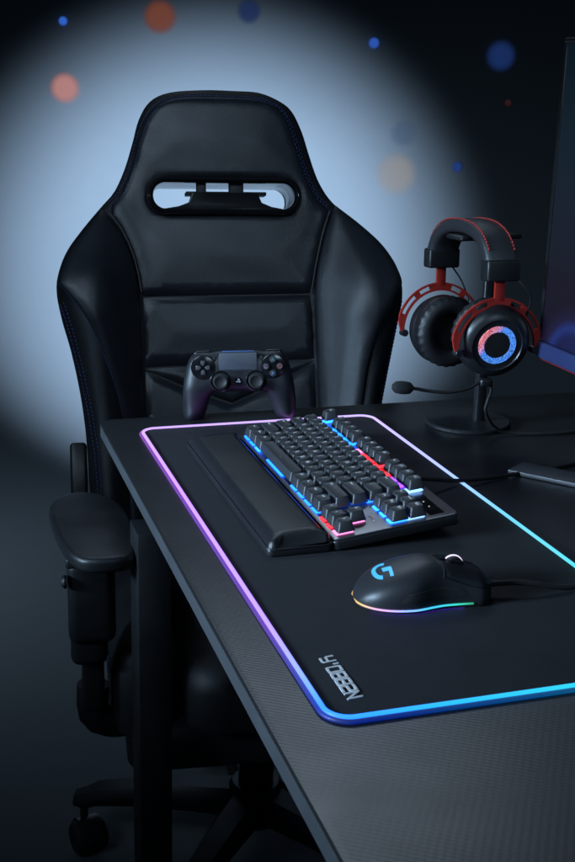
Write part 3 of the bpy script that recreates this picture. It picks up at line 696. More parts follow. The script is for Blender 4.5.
# local frame: x = ear axis (near cup +), z up, y = backwards; the front (microphone) is -y when -y points to the picture left
hz = hcen.z
head = thing('gaming_headset', 'black and red gaming headset with glowing ring and microphone boom on its stand', 'headset', (hcen.x, hcen.y, hz), (0, R(-3), ROTZ))
head.scale = (1.037, 1.037, 1.037)
def cup(sx):
    TH = 9 * sx
    Mc = Matrix.Translation((sx * .069, 0, .009 if sx > 0 else 0)) @ Matrix.Rotation(R(-9 if sx > 0 else 0), 4, 'Z') @ Matrix.Rotation(R(13 if sx > 0 else 0), 4, 'Y') @ Matrix.Scale(.965, 4) @ Matrix.Rotation(R(90 * sx), 4, 'Y') @ Matrix.Diagonal((1.0, .97, 1, 1))
    sh = lathe('ear_cup', [(.0001, -.012), (.040, -.012), (.0455, -.010), (.0465, -.006), (.0455, -.003), (.0465, -.001), (.0470, .004), (.0450, .008), (.0455, .0095), (.0440, .015), (.0375, .0205), (.0330, .0220), (.0320, .0205), (.0001, .0200)], mat('cup_plastic', (.011, .0112, .013), .34, bump=.1, bscale=2000), head, 72, Mc)
    # cushion: wrinkled leather ring
    prof = []
    for k in range(17):
        a = R(-100 + 260 * k / 16); prof.append((.0360 + .0120 * math.cos(a), -.0205 - .0105 * math.sin(a)))
    vs, fs = lathe_geo(prof, 96); vv = []
    for i, v in enumerate(vs):
        kk = i % 96; a = 2 * math.pi * kk / 96; r_ = math.hypot(v[0], v[1]); wv = .0008 * math.sin(a * 26) * max(0, (r_ - .040) / .008)
        vv.append(Mc @ Vector((v[0] * (1 + wv / r_), v[1] * (1 + wv / r_), v[2])))
    raw('ear_cushion', vv, fs[:-2] if False else [f for f in fs if len(f) == 4], mat('cushion_leather', (.012, .012, .0135), .42, bump=.4, bscale=1300, kind='leather'), head, 'all')
    lathe('speaker_cloth', [(.0001, -.0135), (.034, -.0135), (.034, -.0125)], mat('speaker_cloth', (.004, .004, .0045), .95), head, 48, Mc)
    # glowing dotted ring
    m = MATS.get('ring_glow')
    if m is None:
        m = bpy.data.materials.new('ring_glow'); m.use_nodes = True; MATS['ring_glow'] = m; nt = m.node_tree; b = nt.nodes['Principled BSDF']; b.inputs['Base Color'].default_value = (.02, .02, .03, 1)
        tc = nt.nodes.new('ShaderNodeTexCoord'); sp_ = nt.nodes.new('ShaderNodeSeparateXYZ'); nt.links.new(tc.outputs['Object'], sp_.inputs[0])
        ad = nt.nodes.new('ShaderNodeMath'); ad.operation = 'MULTIPLY_ADD'; ad.inputs[1].default_value = -.7; nt.links.new(sp_.outputs['Z'], ad.inputs[0])
        nt.links.new(sp_.outputs['Y'], ad.inputs[2])
        mr = nt.nodes.new('ShaderNodeMapRange'); mr.inputs['From Min'].default_value = -.030; mr.inputs['From Max'].default_value = -.002; nt.links.new(ad.outputs[0], mr.inputs['Value'])
        cr = nt.nodes.new('ShaderNodeValToRGB'); el = cr.color_ramp.elements; el[0].color = (.85, .22, .25, 1); el[0].position = .0; el[1].color = (.07, .28, .95, 1); el[1].position = .55
        q = el.new(.25); q.color = (.75, .30, .55, 1); nt.links.new(mr.outputs[0], cr.inputs['Fac'])
        vo = nt.nodes.new('ShaderNodeTexVoronoi'); vo.inputs['Scale'].default_value = 900; nt.links.new(tc.outputs['Object'], vo.inputs['Vector'])
        m2 = nt.nodes.new('ShaderNodeMapRange'); m2.inputs['From Min'].default_value = .25; m2.inputs['From Max'].default_value = .6; m2.inputs['To Min'].default_value = 1.7; m2.inputs['To Max'].default_value = .3; nt.links.new(vo.outputs['Distance'], m2.inputs['Value'])
        nt.links.new(cr.outputs['Color'], b.inputs['Emission Color']); nt.links.new(m2.outputs[0], b.inputs['Emission Strength'])
    g = lathe('ring_light', [(.0175, .0203), (.0183, .0214), (.0240, .0216), (.0250, .0203)], m, sh, 72, Mc)
    lathe('hub_cap', [(.0001, .0200), (.0173, .0200), (.0166, .0212), (.0001, .0216)], PLASTIC_DARK, sh, 48, Mc)
    # yoke: red double arch with struts, in the plane of the cup
    def arc(r_, a0, a1, n=28): return [(r_ * math.cos(R(a0 + (a1 - a0) * i / n)), r_ * math.sin(R(a0 + (a1 - a0) * i / n))) for i in range(n + 1)]
    bm = bmesh.new()
    def ribbon(inner, outer, x0, x1):
        n = len(inner); lay = []
        for xx in (x0, x1): lay.append(([bm.verts.new((xx, p[0], p[1])) for p in inner], [bm.verts.new((xx, p[0], p[1])) for p in outer]))
        (i0, o0), (i1, o1) = lay
        for k in range(n - 1):
            bm.faces.new((i0[k], i0[k + 1], o0[k + 1], o0[k])); bm.faces.new((i1[k], o1[k], o1[k + 1], i1[k + 1]))
            bm.faces.new((i0[k], i1[k], i1[k + 1], i0[k + 1])); bm.faces.new((o0[k], o0[k + 1], o1[k + 1], o1[k]))
        bm.faces.new((i0[0], o0[0], o1[0], i1[0])); bm.faces.new((i0[-1], i1[-1], o1[-1], o0[-1]))
    x0, x1 = sx * .0785, sx * .0825
    ribbon(arc(.0500, -8, 188), arc(.0523, -8, 188), x0, x1)
    ribbon(arc(.0582, 18, 162), arc(.0605, 18, 162), x0, x1)
    for a in (18, 54, 126, 162): ribbon(arc(.0515, a - 4, a + 4, 3), arc(.0585, a - 4, a + 4, 3), x0 + sx * .0002, x1 - sx * .0002)
    ribbon(arc(.0515, 74, 106, 6), arc(.0590, 74, 106, 6), x0 + sx * .0002, x1 - sx * .0002)
    for a0, a1 in ((-8, 18), (162, 188)): ribbon(arc(.0515, a0, a1, 6), [(r_ * math.cos(R(a0 + (a1 - a0) * i / 6)), r_ * math.sin(R(a0 + (a1 - a0) * i / 6))) for i, r_ in enumerate([.0535, .0545, .0555, .057, .0585, .0595, .0604] if a0 < 0 else [.0604, .0595, .0585, .057, .0555, .0545, .0535])], x0 + sx * .0003, x1 - sx * .0003)
    yk = from_bm('yoke', bm, RED, head, 30)
    box('stem', (sx * .0805, 0, .074), (.0042, .0130, .036), RED, yk, .0008)
    for s_ in (-1, 1):
        lathe('pivot', [(.0001, -.004), (.0045, -.004), (.0045, .006), (.0038, .007), (.0001, .007)], PLASTIC, yk, 20, Matrix.Translation((sx * .0785, s_ * .0505, -.004)) @ Matrix.Rotation(R(90 * sx), 4, 'Y'))
    box('slider_block', (sx * .0805, 0, .0925), (.0215, .0430, .025), PLASTIC, head, .003, 3)
    tube('cup_wire', catmull([(sx * .086, .016, .084), (sx * .092, .024, .076), (sx * .092, .036, .060), (sx * .076, .040, .036)], False, .005), .0011, RUBBER, head, 6)
for sx in (1, -1): cup(sx)
def band_path(h, wdt, n=40, a0=20):
    out = []
    for i in range(n + 1):
        a = R(a0 + (180 - 2 * a0) * i / n); c = math.cos(a); s = math.sin(a)
        out.append((wdt * math.copysign(abs(c) ** .82, c), .080 + (h - .080) * abs(s) ** .80))
    return out
def headband():
    # padded band: rounded section swept along an arch
    P = [(x, z) for x, z in band_path(.139, .0815, 44, 8)]; sec = []
    for k in range(20):
        a = 2 * math.pi * k / 20; sec.append((.0205 * math.copysign(abs(math.cos(a)) ** .35, math.cos(a)), (.0088) * math.copysign(abs(math.sin(a)) ** .6, math.sin(a))))
    vs = []; fs = []; n = len(P); edges = [[], []]
    for i, (x, z) in enumerate(P):
        a = P[max(0, i - 1)]; b_ = P[min(n - 1, i + 1)]; t = Vector((b_[0] - a[0], 0, b_[1] - a[1])).normalized(); nn = Vector((t.z, 0, -t.x)); nn = nn if nn.z > 0 or abs(nn.x) > .5 and nn.x * x > 0 else -nn
        for (w_, h_) in sec: vs.append(Vector((x, w_, z)) + nn * h_)
        for j, s_ in enumerate((-1, 1)) if z > .1085 else (): edges[j].append(Vector((x, s_ * .0168, z)) + nn * .0088)
    m = len(sec)
    for i in range(n - 1):
        for k in range(m): fs.append((i * m + k, i * m + (k + 1) % m, (i + 1) * m + (k + 1) % m, (i + 1) * m + k))
    fs.append(tuple(range(m))); fs.append(tuple(range((n - 1) * m, n * m)))
    hb = raw('headband', vs, fs, mat('band_leather', (.034, .034, .038), .33, bump=.35, bscale=1300, kind='leather'), head, 60)
    for e in edges: dashes('stitching', e, .0012, .0034, .0014, REDTHREAD, hb)
    # small red emblem on top of the band
    V = []; FF = []
    for line in ([(-.004, -.005), (.004, 0), (-.004, .005), (-.004, -.005)], [(-.001, -.002), (.006, .004)]):
        v, f = tube_geo([Vector((x + .022, y, .1435 - .0016)) for x, y in line], .0005, 5); FF += [tuple(i + len(V) for i in q) for q in f]; V += v
    raw('band_emblem', V, FF, REDTHREAD, hb, 'all')
headband()
# microphone boom from the near cup to the picture left
bm_path = catmull([(.072, -.012, -.040), (.074, -.030, -.0485), (.075, -.055, -.052), (.073, -.080, -.050), (.071, -.100, -.046), (.070, -.108, -.045)], False, .005)
mic = tube('microphone_boom', bm_path, .0021, RUBBER, head, 8)
MD = Vector((-.004, -.99, .12)).normalized()
lathe('foam_tip', [(.0001, -.012), (.004, -.0115), (.0070, -.008), (.0078, -.002), (.0078, .004), (.0070, .010), (.0042, .0135), (.0001, .0145)], FOAM, mic, 28, Matrix.Translation((.070, -.114, -.0445)) @ MD.to_track_quat('Z', 'Y').to_matrix().to_4x4())
box('boom_mount', (.072, -.008, -.043), (.012, .016, .010), PLASTIC, mic, .003, 3)
def hl(p):     # headset local to world
    c, s = math.cos(ROTZ), math.sin(ROTZ); p = [q * 1.037 for q in p]; return (hcen.x + p[0] * c - p[1] * s, hcen.y + p[0] * s + p[1] * c, hcen.z + p[2])
p0 = hl((.070, .002, -.043)); p1 = hl((.071, .003, -.052))
cable('cable', [p0, p1, (.668, 1.262, DESK + .046), (.690, 1.282, DESK + .018), (.705, 1.288, DESK + .007), (.724, 1.284, DESK + .0035), (.765, 1.276, DESK + .003), (.809, 1.275, DESK + .003), (.90, 1.285, DESK + .003), (1.0, 1.31, DESK + .003)], .0021, 'black headset cable dropping from the ear cup and trailing across the desk')

# ------------------------------------------------------------------ monitor
MXP, MYC = .735, .955
mon = thing('monitor', 'slim black monitor on a flat metal foot with a dim blue glowing screen', 'monitor', (MXP, MYC, DESK), (0, 0, 0))
MW, ZB, ZT = .610, .112, .492
box('housing', (.016, 0, (ZB + ZT) / 2), (.026, MW, ZT - ZB), PLASTIC_DARK, mon, .003, 3)
bz = bmesh.new(); t_ = .0055
for c, s in (((.001, 0, ZT - t_ / 2), (.006, MW, t_)), ((.001, MW / 2 - t_ / 2, (ZB + ZT) / 2 + .009), (.006, t_, ZT - ZB - .030)), ((.001, -MW / 2 + t_ / 2, (ZB + ZT) / 2 + .009), (.006, t_, ZT - ZB - .030))): bm_box(bz, c, s, .001, 2)
from_bm('bezel', bz, mat('bezel_black', (.01, .01, .011), .4), mon)
box('chin', (.000, 0, ZB + .0105), (.012, MW, .021), mat('chin_blue_lit', (.025, .035, .10), .35), mon, .003, 3)  # blue light falling on the chin is put into its base colour
def screen():
    m = bpy.data.materials.new('screen_picture'); m.use_nodes = True; nt = m.node_tree; b = nt.nodes['Principled BSDF']; b.inputs['Base Color'].default_value = (.004, .004, .005, 1); b.inputs['Roughness'].default_value = .3
    tc = nt.nodes.new('ShaderNodeTexCoord'); sp_ = nt.nodes.new('ShaderNodeSeparateXYZ'); nt.links.new(tc.outputs['Object'], sp_.inputs[0])
    mr = nt.nodes.new('ShaderNodeMapRange'); mr.inputs['From Min'].default_value = .13; mr.inputs['From Max'].default_value = .49; nt.links.new(sp_.outputs['Z'], mr.inputs['Value'])
    cr = nt.nodes.new('ShaderNodeValToRGB'); el = cr.color_ramp.elements
    el[0].position = 0; el[0].color = (.008, .008, .035, 1); el[1].position = 1; el[1].color = (.007, .018, .030, 1)
    for p, c in ((.10, (.012, .010, .03, 1)), (.22, (.016, .012, .03, 1)), (.40, (.016, .024, .044, 1)), (.7, (.012, .030, .048, 1))): q = el.new(p); q.color = c
    nt.links.new(mr.outputs[0], cr.inputs['Fac'])
    # a blue planet-like glow low on the picture
    gd = nt.nodes.new('ShaderNodeVectorMath'); gd.operation = 'DISTANCE'; gd.inputs[1].default_value = (-.003, .225, .105); nt.links.new(tc.outputs['Object'], gd.inputs[0])
    g2 = nt.nodes.new('ShaderNodeValToRGB'); e2 = g2.color_ramp.elements; e2[0].position = .0; e2[0].color = (.004, .006, .05, 1); e2[1].position = 1; e2[1].color = (0, 0, 0, 1)
    for p, c in ((.55, (.008, .012, .10, 1)), (.68, (.02, .05, .32, 1)), (.8, (.012, .01, .05, 1))): q = e2.new(p); q.color = c
    m3 = nt.nodes.new('ShaderNodeMapRange'); m3.inputs['From Max'].default_value = .085; nt.links.new(gd.outputs['Value'], m3.inputs['Value']); nt.links.new(m3.outputs[0], g2.inputs['Fac'])
    ad = nt.nodes.new('ShaderNodeMixRGB'); ad.blend_type = 'ADD'; ad.inputs['Fac'].default_value = 1; nt.links.new(cr.outputs['Color'], ad.inputs[1]); nt.links.new(g2.outputs['Color'], ad.inputs[2])
    nt.links.new(ad.outputs[0], b.inputs['Emission Color']); b.inputs['Emission Strength'].default_value = .45
    box('screen', (.0015, 0, (ZB + ZT) / 2 + .008), (.004, MW - .012, ZT - ZB - .028), m, mon, 0)
screen()
box('chin_light', (.006, 0, ZB - .0006), (.016, MW - .02, .0022), glow('chin_red', (.5, .02, .03), .12), mon, 0)
# stand: neck and two splayed feet
box('neck', (.060, 0, .15), (.028, .05, .30), STEEL, mon, .004, 3)
box('neck_joint', (.038, 0, .30), (.03, .08, .08), PLASTIC_DARK, mon, .004, 3)
FOOT = mat('brushed_grey_foot', (.06, .06, .065), .40, metal=.3, bump=.1, bscale=1200)
def foot(sy):
    tip = Vector((.642 - MXP, 1.145 - MYC, 0)); tip2 = Vector((.675 - MXP, 1.169 - MYC, 0)); d = Vector((.64, -.77, 0)).normalized() * .26
    pts = [tip, tip + d, tip2 + d, tip2]; pts = [(p.x, p.y * sy) for p in pts]
    prism('foot', pts if sy > 0 else pts[::-1], .0005, .0055, FOOT, mon, .001, 2)
foot(1); foot(-1)

# ------------------------------------------------------------------ gaming chair
ch = thing('gaming_chair', 'black leather racing style gaming chair with blue stitching behind the desk', 'chair', (.4777, 1.808, 0), (0, 0, math.atan2(-.1184, .99297)))
RC = R(12); c12, s12 = math.cos(RC), math.sin(RC)
def B(l, u, n): return Vector((l, u * s12 - n * c12, DESK + u * c12 + n * s12))
def Dep(q):
    q = np.asarray(q, float); l = np.abs(q[:, 0] - .004); u = q[:, 1]
    bol = .072 * sstep(.130, .235, l) * sstep(.27, .06, u)
    return bol - .35 * np.clip(l, 0, .15) ** 2 * sstep(.1, .3, u) * 2 + .012 * sstep(-.05, -.3, u)
SIL = [(-.03, .4385), (-.086, .433), (-.118, .418), (-.137, .389), (-.148, .352), (-.162, .309), (-.180, .271), (-.201, .247), (-.232, .211), (-.260, .173), (-.275, .135), (-.278, .105), (-.271, .062), (-.257, .007), (-.245, -.058), (-.238, -.117), (-.235, -.17), (-.232, -.24), (-.225, -.32), (0, -.33), (.225, -.32),
       (.240, -.24), (.252, -.17), (.262, -.10), (.272, -.05), (.283, .003), (.294, .054), (.302, .09), (.302, .123), (.292, .156), (.267, .19), (.227, .226), (.188, .256), (.164, .291), (.148, .335), (.136, .373), (.119, .407), (.097, .424), (.063, .4365), (.02, .4385)]
SIL = [tuple(p) for p in catmull(SIL, True, .008)][::-1]
def ccw(o):
    a = sum(p[0] * q[1] - q[0] * p[1] for p, q in zip(o, o[1:] + o[:1])); return o if a > 0 else o[::-1]
SIL = ccw(SIL)
SLC = (-.003, .2605)
SLOT = ccw(rrect(.236, .046, .022, 8, *SLC))
def shell_front(q, d):
    base = Dep(q) - .011; dl = dist_to(SIL, q); t = np.clip(dl / .052, 0, 1); f = np.sqrt(np.maximum(0, 1 - (1 - t) ** 2.2))
    return -.045 + (base + .045) * f
V, H, T = panel(SIL, shell_front, .0085, (SLOT,), (.003, .008))
V2, H2 = V, -.10 + .045 * (1 - qround(dist_to(SIL, V), .05))
n0 = len(V); vs = [B(p[0], p[1], h) for p, h in zip(V, H)] + [B(p[0], p[1], min(h, -.0451)) for p, h in zip(V2, H2)]
bm = bmesh.new(); bv = [bm.verts.new(v) for v in vs]
for t in T: bm.faces.new([bv[i] for i in t]); bm.faces.new([bv[n0 + i] for i in t[::-1]])
bmesh.ops.remove_doubles(bm, verts=bm.verts, dist=2e-4)
shell = from_bm('backrest_shell', bm, LEATHER_MATTE, ch, 'all')
def cushion(name, outl, puff, r, m=LEATHER, soft=.005, holes=(), step=.0075, fold=None):
    o = ccw([tuple(p) for p in outl])
    def hf(q, d):
        h = Dep(q) - .010 + puff * qround(d, r) + soft * (1 - np.exp(-(d / .05) ** 2))
        if fold is not None: h = h + fold(q, d)
        h = h + .00016 * np.sin(q[:, 0] * 150 + q[:, 1] * 130 + 3 * np.sin(q[:, 1] * 75 - q[:, 0] * 40)) * np.exp(-((d - .012) / .011) ** 2)
        return h
    V, H, T = panel(o, hf, step, holes, (.0015, .004))
    return raw(name, [B(p[0], p[1], h) for p, h in zip(V, H)], T, m, ch, 'all', flip=True), o
inL = [(-.139, .099), (-.142, .105), (-.147, .138), (-.157, .175), (-.172, .208), (-.187, .229), (-.198, .2405)]
hdL = [(-.186, .247), (-.169, .27), (-.152, .312), (-.140, .354), (-.125, .389), (-.104, .410), (-.070, .419), (-.01, .4205)]
hdR = [(.054, .419), (.088, .409), (.108, .385), (.124, .338), (.140, .295), (.157, .262), (.172, .243)]
inR = [(.176, .2385), (.163, .203), (.150, .153), (.143, .115), (.140, .102)]
top_out = catmull(inL[:-1], False, .007)[:-0 or None] + catmull(hdL + hdR, False, .007) + catmull(inR, False, .007)
wr_ = lambda q, d: .0005 * np.sin(q[:, 0] * 34 + 1.5 * np.sin(q[:, 1] * 40)) * np.clip(d / .04, 0, 1)
SLOT2 = ccw(rrect(.246, .052, .0255, 8, *SLC))
headp, _ = cushion('headrest_cushion', top_out, .011, .013, holes=(SLOT2,), fold=wr_)
cushion('backrest_cushion', [(-.1385, .0955), (.1395, .0985), (.1425, .07), (.1440, .033), (.1445, -.0075), (.0, -.0125), (-.1385, -.0165), (-.1405, .001), (-.1400, .05)], .011, .012, fold=wr_)
cushion('lumbar_cushion', [(-.1385, -.0205), (0, -.0165), (.1445, -.0115), (.075, -.049), (.004, -.079), (-.07, -.052)], .009, .012)
cushion('lower_cushion', [(-.1385, -.0245), (-.07, -.056), (.004, -.083), (.075, -.053), (.1450, -.0155), (.1470, -.08), (.148, -.20), (.148, -.31), (-.138, -.31), (-.138, -.20), (-.1380, -.097)], .011, .013)
frL = [(-.2725, .118), (-.258, .099), (-.239, .073), (-.222, .042), (-.206, .002), (-.192, -.038), (-.181, -.08), (-.174, -.12), (-.170, -.2), (-.168, -.31)]
frR = [(.283, .116), (.272, .098), (.262, .075), (.241, .039), (.224, -.012), (.214, -.077), (.209, -.12), (.204, -.2), (.202, -.31)]
siL = [(-.2035, .240), (-.2285, .207), (-.255, .170), (-.2685, .137)]
siR = [(.188, .249), (.224, .219), (.257, .184), (.275, .150)]
bl = [(-.1415, -.31), (-.1415, -.2), (-.1415, -.097), (-.1440, .001), (-.1455, .096), (-.1500, .138), (-.160, .174), (-.1755, .207), (-.190, .227)]
blo = catmull(bl, False, .007) + catmull(siL + frL, False, .007)
cushion('side_bolster', blo, .013, .016, soft=.012)
br = [(.1515, -.31), (.1515, -.2), (.1505, -.08), (.1475, .033), (.1465, .105), (.1530, .152), (.1665, .202), (.180, .237)]
bro = catmull(br, False, .007) + catmull(siR + frR, False, .007)
cushion('side_bolster', bro, .013, .016, soft=.012)
def surf(l, u, which='front'):
    q = np.array([[l, u]])
    return float(shell_front(q, None)[0])
def offset(path, d):
    P = np.array(path); T = np.gradient(P, axis=0); N = np.stack([-T[:, 1], T[:, 0]], 1); N /= np.maximum(np.linalg.norm(N, axis=1, keepdims=True), 1e-9); return P + N * d
def seam(path, offs, on_shell=True, parent=None, rad=.00085, lift=.0012):
    P = np.array(catmull(path, False, .006))
    for o_ in offs:
        Q = offset(P, o_)
        pts = []
        for q in Q:
            n = surf(q[0], q[1]) if on_shell else float(Dep(np.array([q]))[0]) + .0035
            pts.append(B(q[0], q[1], n + lift))
        dashes('stitching', pts, rad, .0042, .0022, BLUETHREAD, parent or shell)
def piping(path, n_add, rad=.0022):
    P = np.array(catmull(path, False, .006)); tube('piping', [B(q[0], q[1], float(Dep(np.array([q]))[0]) + n_add) for q in P], rad, LEATHER_MATTE, shell, 6)
seam(frL[:], (.0055, -.0), parent=shell); seam(frR, (-.0055, 0), parent=shell)
rearL = [(-.270, .088), (-.256, .04), (-.243, -.018), (-.233, -.071), (-.227, -.114), (-.221, -.167), (-.217, -.26)]
rearR = [(.288, .088), (.279, .05), (.267, -.003), (.255, -.06), (.245, -.12), (.237, -.18), (.227, -.26)]
seam(rearL, (.003, -.003)); seam(rearR, (.003, -.003))
hs_path = [(p[0] * 1.0, p[1]) for p in [(-.188, .250)] + hdL[1:] + hdR[:-1] + [(.174, .247)]]
seam(offset(np.array(hs_path), .0035), (0,), parent=shell, lift=.004); seam(offset(np.array(hs_path), -.0045), (0,), on_shell=False, parent=headp, lift=.0015, rad=.0007)
piping(inL[1:-1] + [(-.194, .2365)], -.004); piping(inR, -.004)
# headrest slot: plastic trim sleeve, bridge and posts
def sleeve():
    rings = []
    for (w_, h_, r_, n) in ((.238, .045, .022, -.098), (.238, .045, .022, -.012), (.232, .041, .020, -.006), (.236, .044, .0215, .008), (.243, .050, .0245, .0105), (.252, .059, .029, .008), (.255, .062, .030, .000), (.252, .059, .029, -.010)):
        rings.append([B(x, y, n) for x, y in rrect(w_, h_, r_, 10, *SLC)])
    n = len(rings[0]); vs = [v for r_ in rings for v in r_]; fs = []
    for i in range(len(rings) - 1):
        for k in range(n): fs.append((i * n + k, i * n + (k + 1) % n, (i + 1) * n + (k + 1) % n, (i + 1) * n + k))
    return raw('slot_trim', vs, fs, PLASTIC_GLOSS, ch, 50)
tr = sleeve()
def slab(name, pts, n0, n1, m, par):
    vs = [B(SLC[0] + x, SLC[1] + y, n) for n in (n0, n1) for x, y in pts]; k = len(pts)
    fs = [tuple(range(k)), tuple(range(k, 2 * k))[::-1]] + [(i, (i + 1) % k, k + (i + 1) % k, k + i) for i in range(k)]
    bm = bmesh.new(); bv = [bm.verts.new(v) for v in vs]; [bm.faces.new([bv[i] for i in f]) for f in fs]
    bmesh.ops.recalc_face_normals(bm, faces=bm.faces); bmesh.ops.bevel(bm, geom=list(bm.edges), offset=.0012, segments=2, affect='EDGES', profile=.5)
    return from_bm(name, bm, m, par)
slab('bridge', [(-.108, -.022), (-.075, -.0165), (-.058, -.010), (-.052, .006), (.055, .006), (.062, -.010), (.078, -.0165), (.108, -.022), (.108, -.026), (-.108, -.026)], -.030, -.004, PLASTIC_GLOSS, tr)
slab('post', [(-.044, .005), (-.029, .005), (-.029, .027), (-.044, .027)], -.030, -.012, PLASTIC_DARK, tr)
slab('post', [(.010, .005), (.033, .005), (.033, .027), (.010, .027)], -.030, -.012, PLASTIC_DARK, tr)
slab('rear_tie', [(-.06, .005), (.075, .005), (.075, .011), (-.06, .011)], -.06, -.034, PLASTIC_DARK, tr)

# seat
def block(name, l0, l1, f0, f1, z0, z1, rnd, puff, m, crown=.02):
    o = ccw(rrect(l1 - l0, f1 - f0, min(rnd * 1.6, (l1 - l0) / 2.2), 6, (l0 + l1) / 2, -(f0 + f1) / 2))
    V, H, T = panel(catmull(o, True, .02) if False else o, lambda q, d: z1 - rnd + rnd * qround(d, rnd) + crown * (1 - np.exp(-(d / .06) ** 2)), .014, (), (.003, .009))
    n = len(V); vs = [(p[0], p[1], h) for p, h in zip(V, H)]; nb = len(o); lo = []
    fs = list(T)
    bm = bmesh.new(); bv = [bm.verts.new(v) for v in vs]
    for t in fs: bm.faces.new([bv[i] for i in t])
    be = [e for e in bm.edges if len(e.link_faces) == 1]
    r = bmesh.ops.extrude_edge_only(bm, edges=be); nv = [g for g in r['geom'] if isinstance(g, bmesh.types.BMVert)]
    for v in nv: v.co.z = z0
    bmesh.ops.contextual_create(bm, geom=[e for e in bm.edges if len(e.link_faces) == 1])
    return from_bm(name, bm, m, ch, 60)
block('seat_cushion', -.128, .133, .07, .555, .37, .455, .035, 0, LEATHER_MATTE, .02)
block('seat_bolster', -.220, -.130, .10, .53, .36, .485, .045, 0, LEATHER_MATTE, .012)
block('seat_bolster', .135, .225, .10, .53, .36, .485, .045, 0, LEATHER_MATTE, .012)
block('seat_base', -.200, .205, .06, .54, .315, .372, .02, 0, LEATHER_MATTE, 0)
for o_ in (.0, .007): dashes('stitching', [Vector((-.2565 + .003 * math.sin(i), 0, 0)) * 0 + Vector((-.2212, -(.13 + .37 * i / 20), .438 + o_)) for i in range(21)], .0008, .0042, .0022, BLUETHREAD, ch)
# recliner covers beside the backrest
for sx, l_ in ((-1, -.250), (1, .260)):
    pts = [(-.02, .37), (.05, .35), (.075, .43), (.055, .52), (.045, .575), (.02, .59), (-.005, .56), (-.03, .46)]
    Mr = Matrix.Translation((l_ - sx * .0, 0, 0)) @ Matrix(((0, 0, 1, 0), (1, 0, 0, 0), (0, 1, 0, 0), (0, 0, 0, 1)))
    prism('recliner_cover', pts, -.014, .014, PLASTIC, ch, .006, 3, Mr)
# armrests
def armrest(sx, cx):
    o = [(-.290, .445), (-.272, .412), (-.245, .404), (-.215, .425), (-.196, .475), (-.188, .55), (-.192, .615), (-.205, .632), (-.243, .634), (-.262, .618), (-.277, .57), (-.288, .50)]
    o = ccw([(sx * (-x) + cx, -y) for x, y in catmull(o, True, .01)])
    pz = .636
    pd = prism('armrest_pad', o, pz, pz + .019, mat('armrest_foam', (.010, .0105, .012), .40, bump=.2, bscale=1500), ch, .0065, 5)
    c = sx * .242 + cx
    box('armrest_plate', (c, -.515, pz - .007), (.060, .14, .014), PLASTIC_DARK, pd, .004, 3)
    bm = bmesh.new()
    bm_box(bm, (c, -.508, .560), (.058, .085, .110), .012, 4)
    bm_box(bm, (c + sx * .004, -.506, .505), (.046, .070, .07), .012, 4)
    from_bm('armrest_sleeve', bm, PLASTIC, pd)
    lathe('release_button', [(.0001, 0), (.008, 0), (.0085, .003), (.006, .006), (.0001, .0065)], PLASTIC_DARK, pd, 20, Matrix.Translation((c + sx * .029, -.55, .592)) @ Matrix.Rotation(R(90 * sx), 4, 'Y'))
    box('armrest_post', (c, -.50, .440), (.028, .045, .09), PLASTIC_DARK, pd, .006, 3)
    tube('armrest_bracket', catmull([(c, -.50, .425), (c, -.50, .385), (c - sx * .02, -.495, .367), (c - sx * .06, -.48, .362), (c - sx * .16, -.42, .358)], False, .01), .021, STEEL, pd, 14)
armrest(-1, 0); armrest(1, .012)
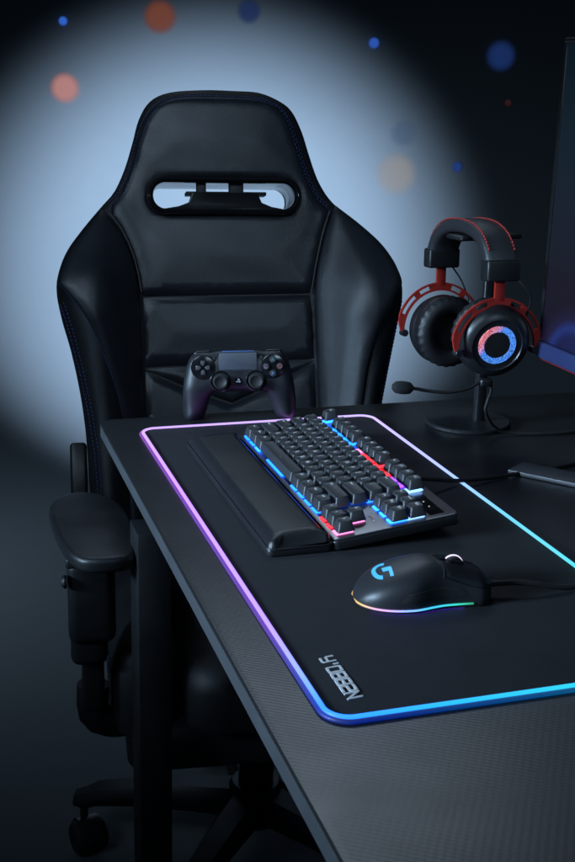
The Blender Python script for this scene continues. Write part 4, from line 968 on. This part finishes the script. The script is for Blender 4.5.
# mechanism, gas lift, star base, castors
HY = -.315
box('tilt_mechanism', (.005, HY, .295), (.20, .26, .045), STEEL, ch, .008, 3)
lathe('gas_lift', [(.0001, .10), (.027, .10), (.027, .20), (.022, .203), (.022, .27), (.0001, .27)], PLASTIC_GLOSS, ch, 32, Matrix.Translation((.005, HY, 0)))
lathe('base_hub', [(.0001, .075), (.040, .075), (.046, .085), (.046, .125), (.036, .140), (.0001, .140)], PLASTIC, ch, 32, Matrix.Translation((.005, HY, 0)))
AL = .272
def wheel_mesh(s_):
    return [(.0001, s_ * .004), (.023, s_ * .004), (.0265, s_ * .007), (.0275, s_ * .013), (.0265, s_ * .021), (.022, s_ * .025), (.012, s_ * .0245), (.010, s_ * .0235), (.0001, s_ * .0235)]
for i in range(5):
    a = R(195 - 72 * i); d = Vector((math.cos(a), -math.sin(a), 0)); p = Vector((-d.y, d.x, 0)); c0 = Vector((.005, HY, 0))
    vs = []; fs = []
    for t, w_, zt, zb in ((.03, .030, .132, .085), (.10, .027, .130, .088), (.18, .0235, .122, .088), (.25, .021, .110, .082), (AL - .005, .019, .100, .074), (AL + .014, .014, .094, .076)):
        b_ = c0 + d * t
        for (pw_, z) in ((-.75, zb), (-1, zb + .012), (-1, zt - .014), (-.6, zt), (.6, zt), (1, zt - .014), (1, zb + .012), (.75, zb)): vs.append(b_ + p * (w_ * pw_) + Vector((0, 0, z)))
    for r_ in range(5):
        for k in range(8): fs.append((r_ * 8 + k, r_ * 8 + (k + 1) % 8, (r_ + 1) * 8 + (k + 1) % 8, (r_ + 1) * 8 + k))
    fs.append(tuple(range(8))); fs.append(tuple(range(40, 48)))
    arm = raw('base_arm', vs, fs, PLASTIC_DARK, ch, 50)
    ca = a + R(95 + 40 * i); cd = Vector((math.cos(ca), math.sin(ca), 0)); cp = Vector((-cd.y, cd.x, 0)); hub = c0 + d * AL
    cc = hub + cd * .018 + Vector((0, 0, .0285))
    Mw = Matrix((cd, Vector((0, 0, 1)), cp)).transposed().to_4x4(); Mw.translation = cc
    cs = lathe('caster', [(.0001, -.004), (.014, -.004), (.014, .004), (.0001, .004)], PLASTIC_DARK, ch, 20, Mw)
    for s_ in (-1, 1): lathe('wheel', wheel_mesh(s_), RUBBER, cs, 32, Mw)
    tube('caster_stem', [hub + Vector((0, 0, .05)), hub + Vector((0, 0, .082))], .0065, STEEL, cs, 12)
    vs2, fs2 = lathe_geo([(.0305, -.016), (.0305, .016)], 40)
    keep = [f for f in fs2 if len(f) == 4 and sum(vs2[q][1] for q in f) / 4 > .004]
    raw('caster_hood', [Mw @ Vector(v) for v in vs2], keep, PLASTIC, cs, 'all')

# ------------------------------------------------------------------ render look
sc.view_settings.view_transform = 'Standard'; sc.view_settings.look = 'None'; sc.view_settings.exposure = 0; sc.view_settings.gamma = 1
sc.render.engine = 'CYCLES'; sc.cycles.use_denoising = True
sc.cycles.max_bounces = 8; sc.cycles.caustics_reflective = False; sc.cycles.caustics_refractive = False
sc.cycles.sample_clamp_indirect = 4
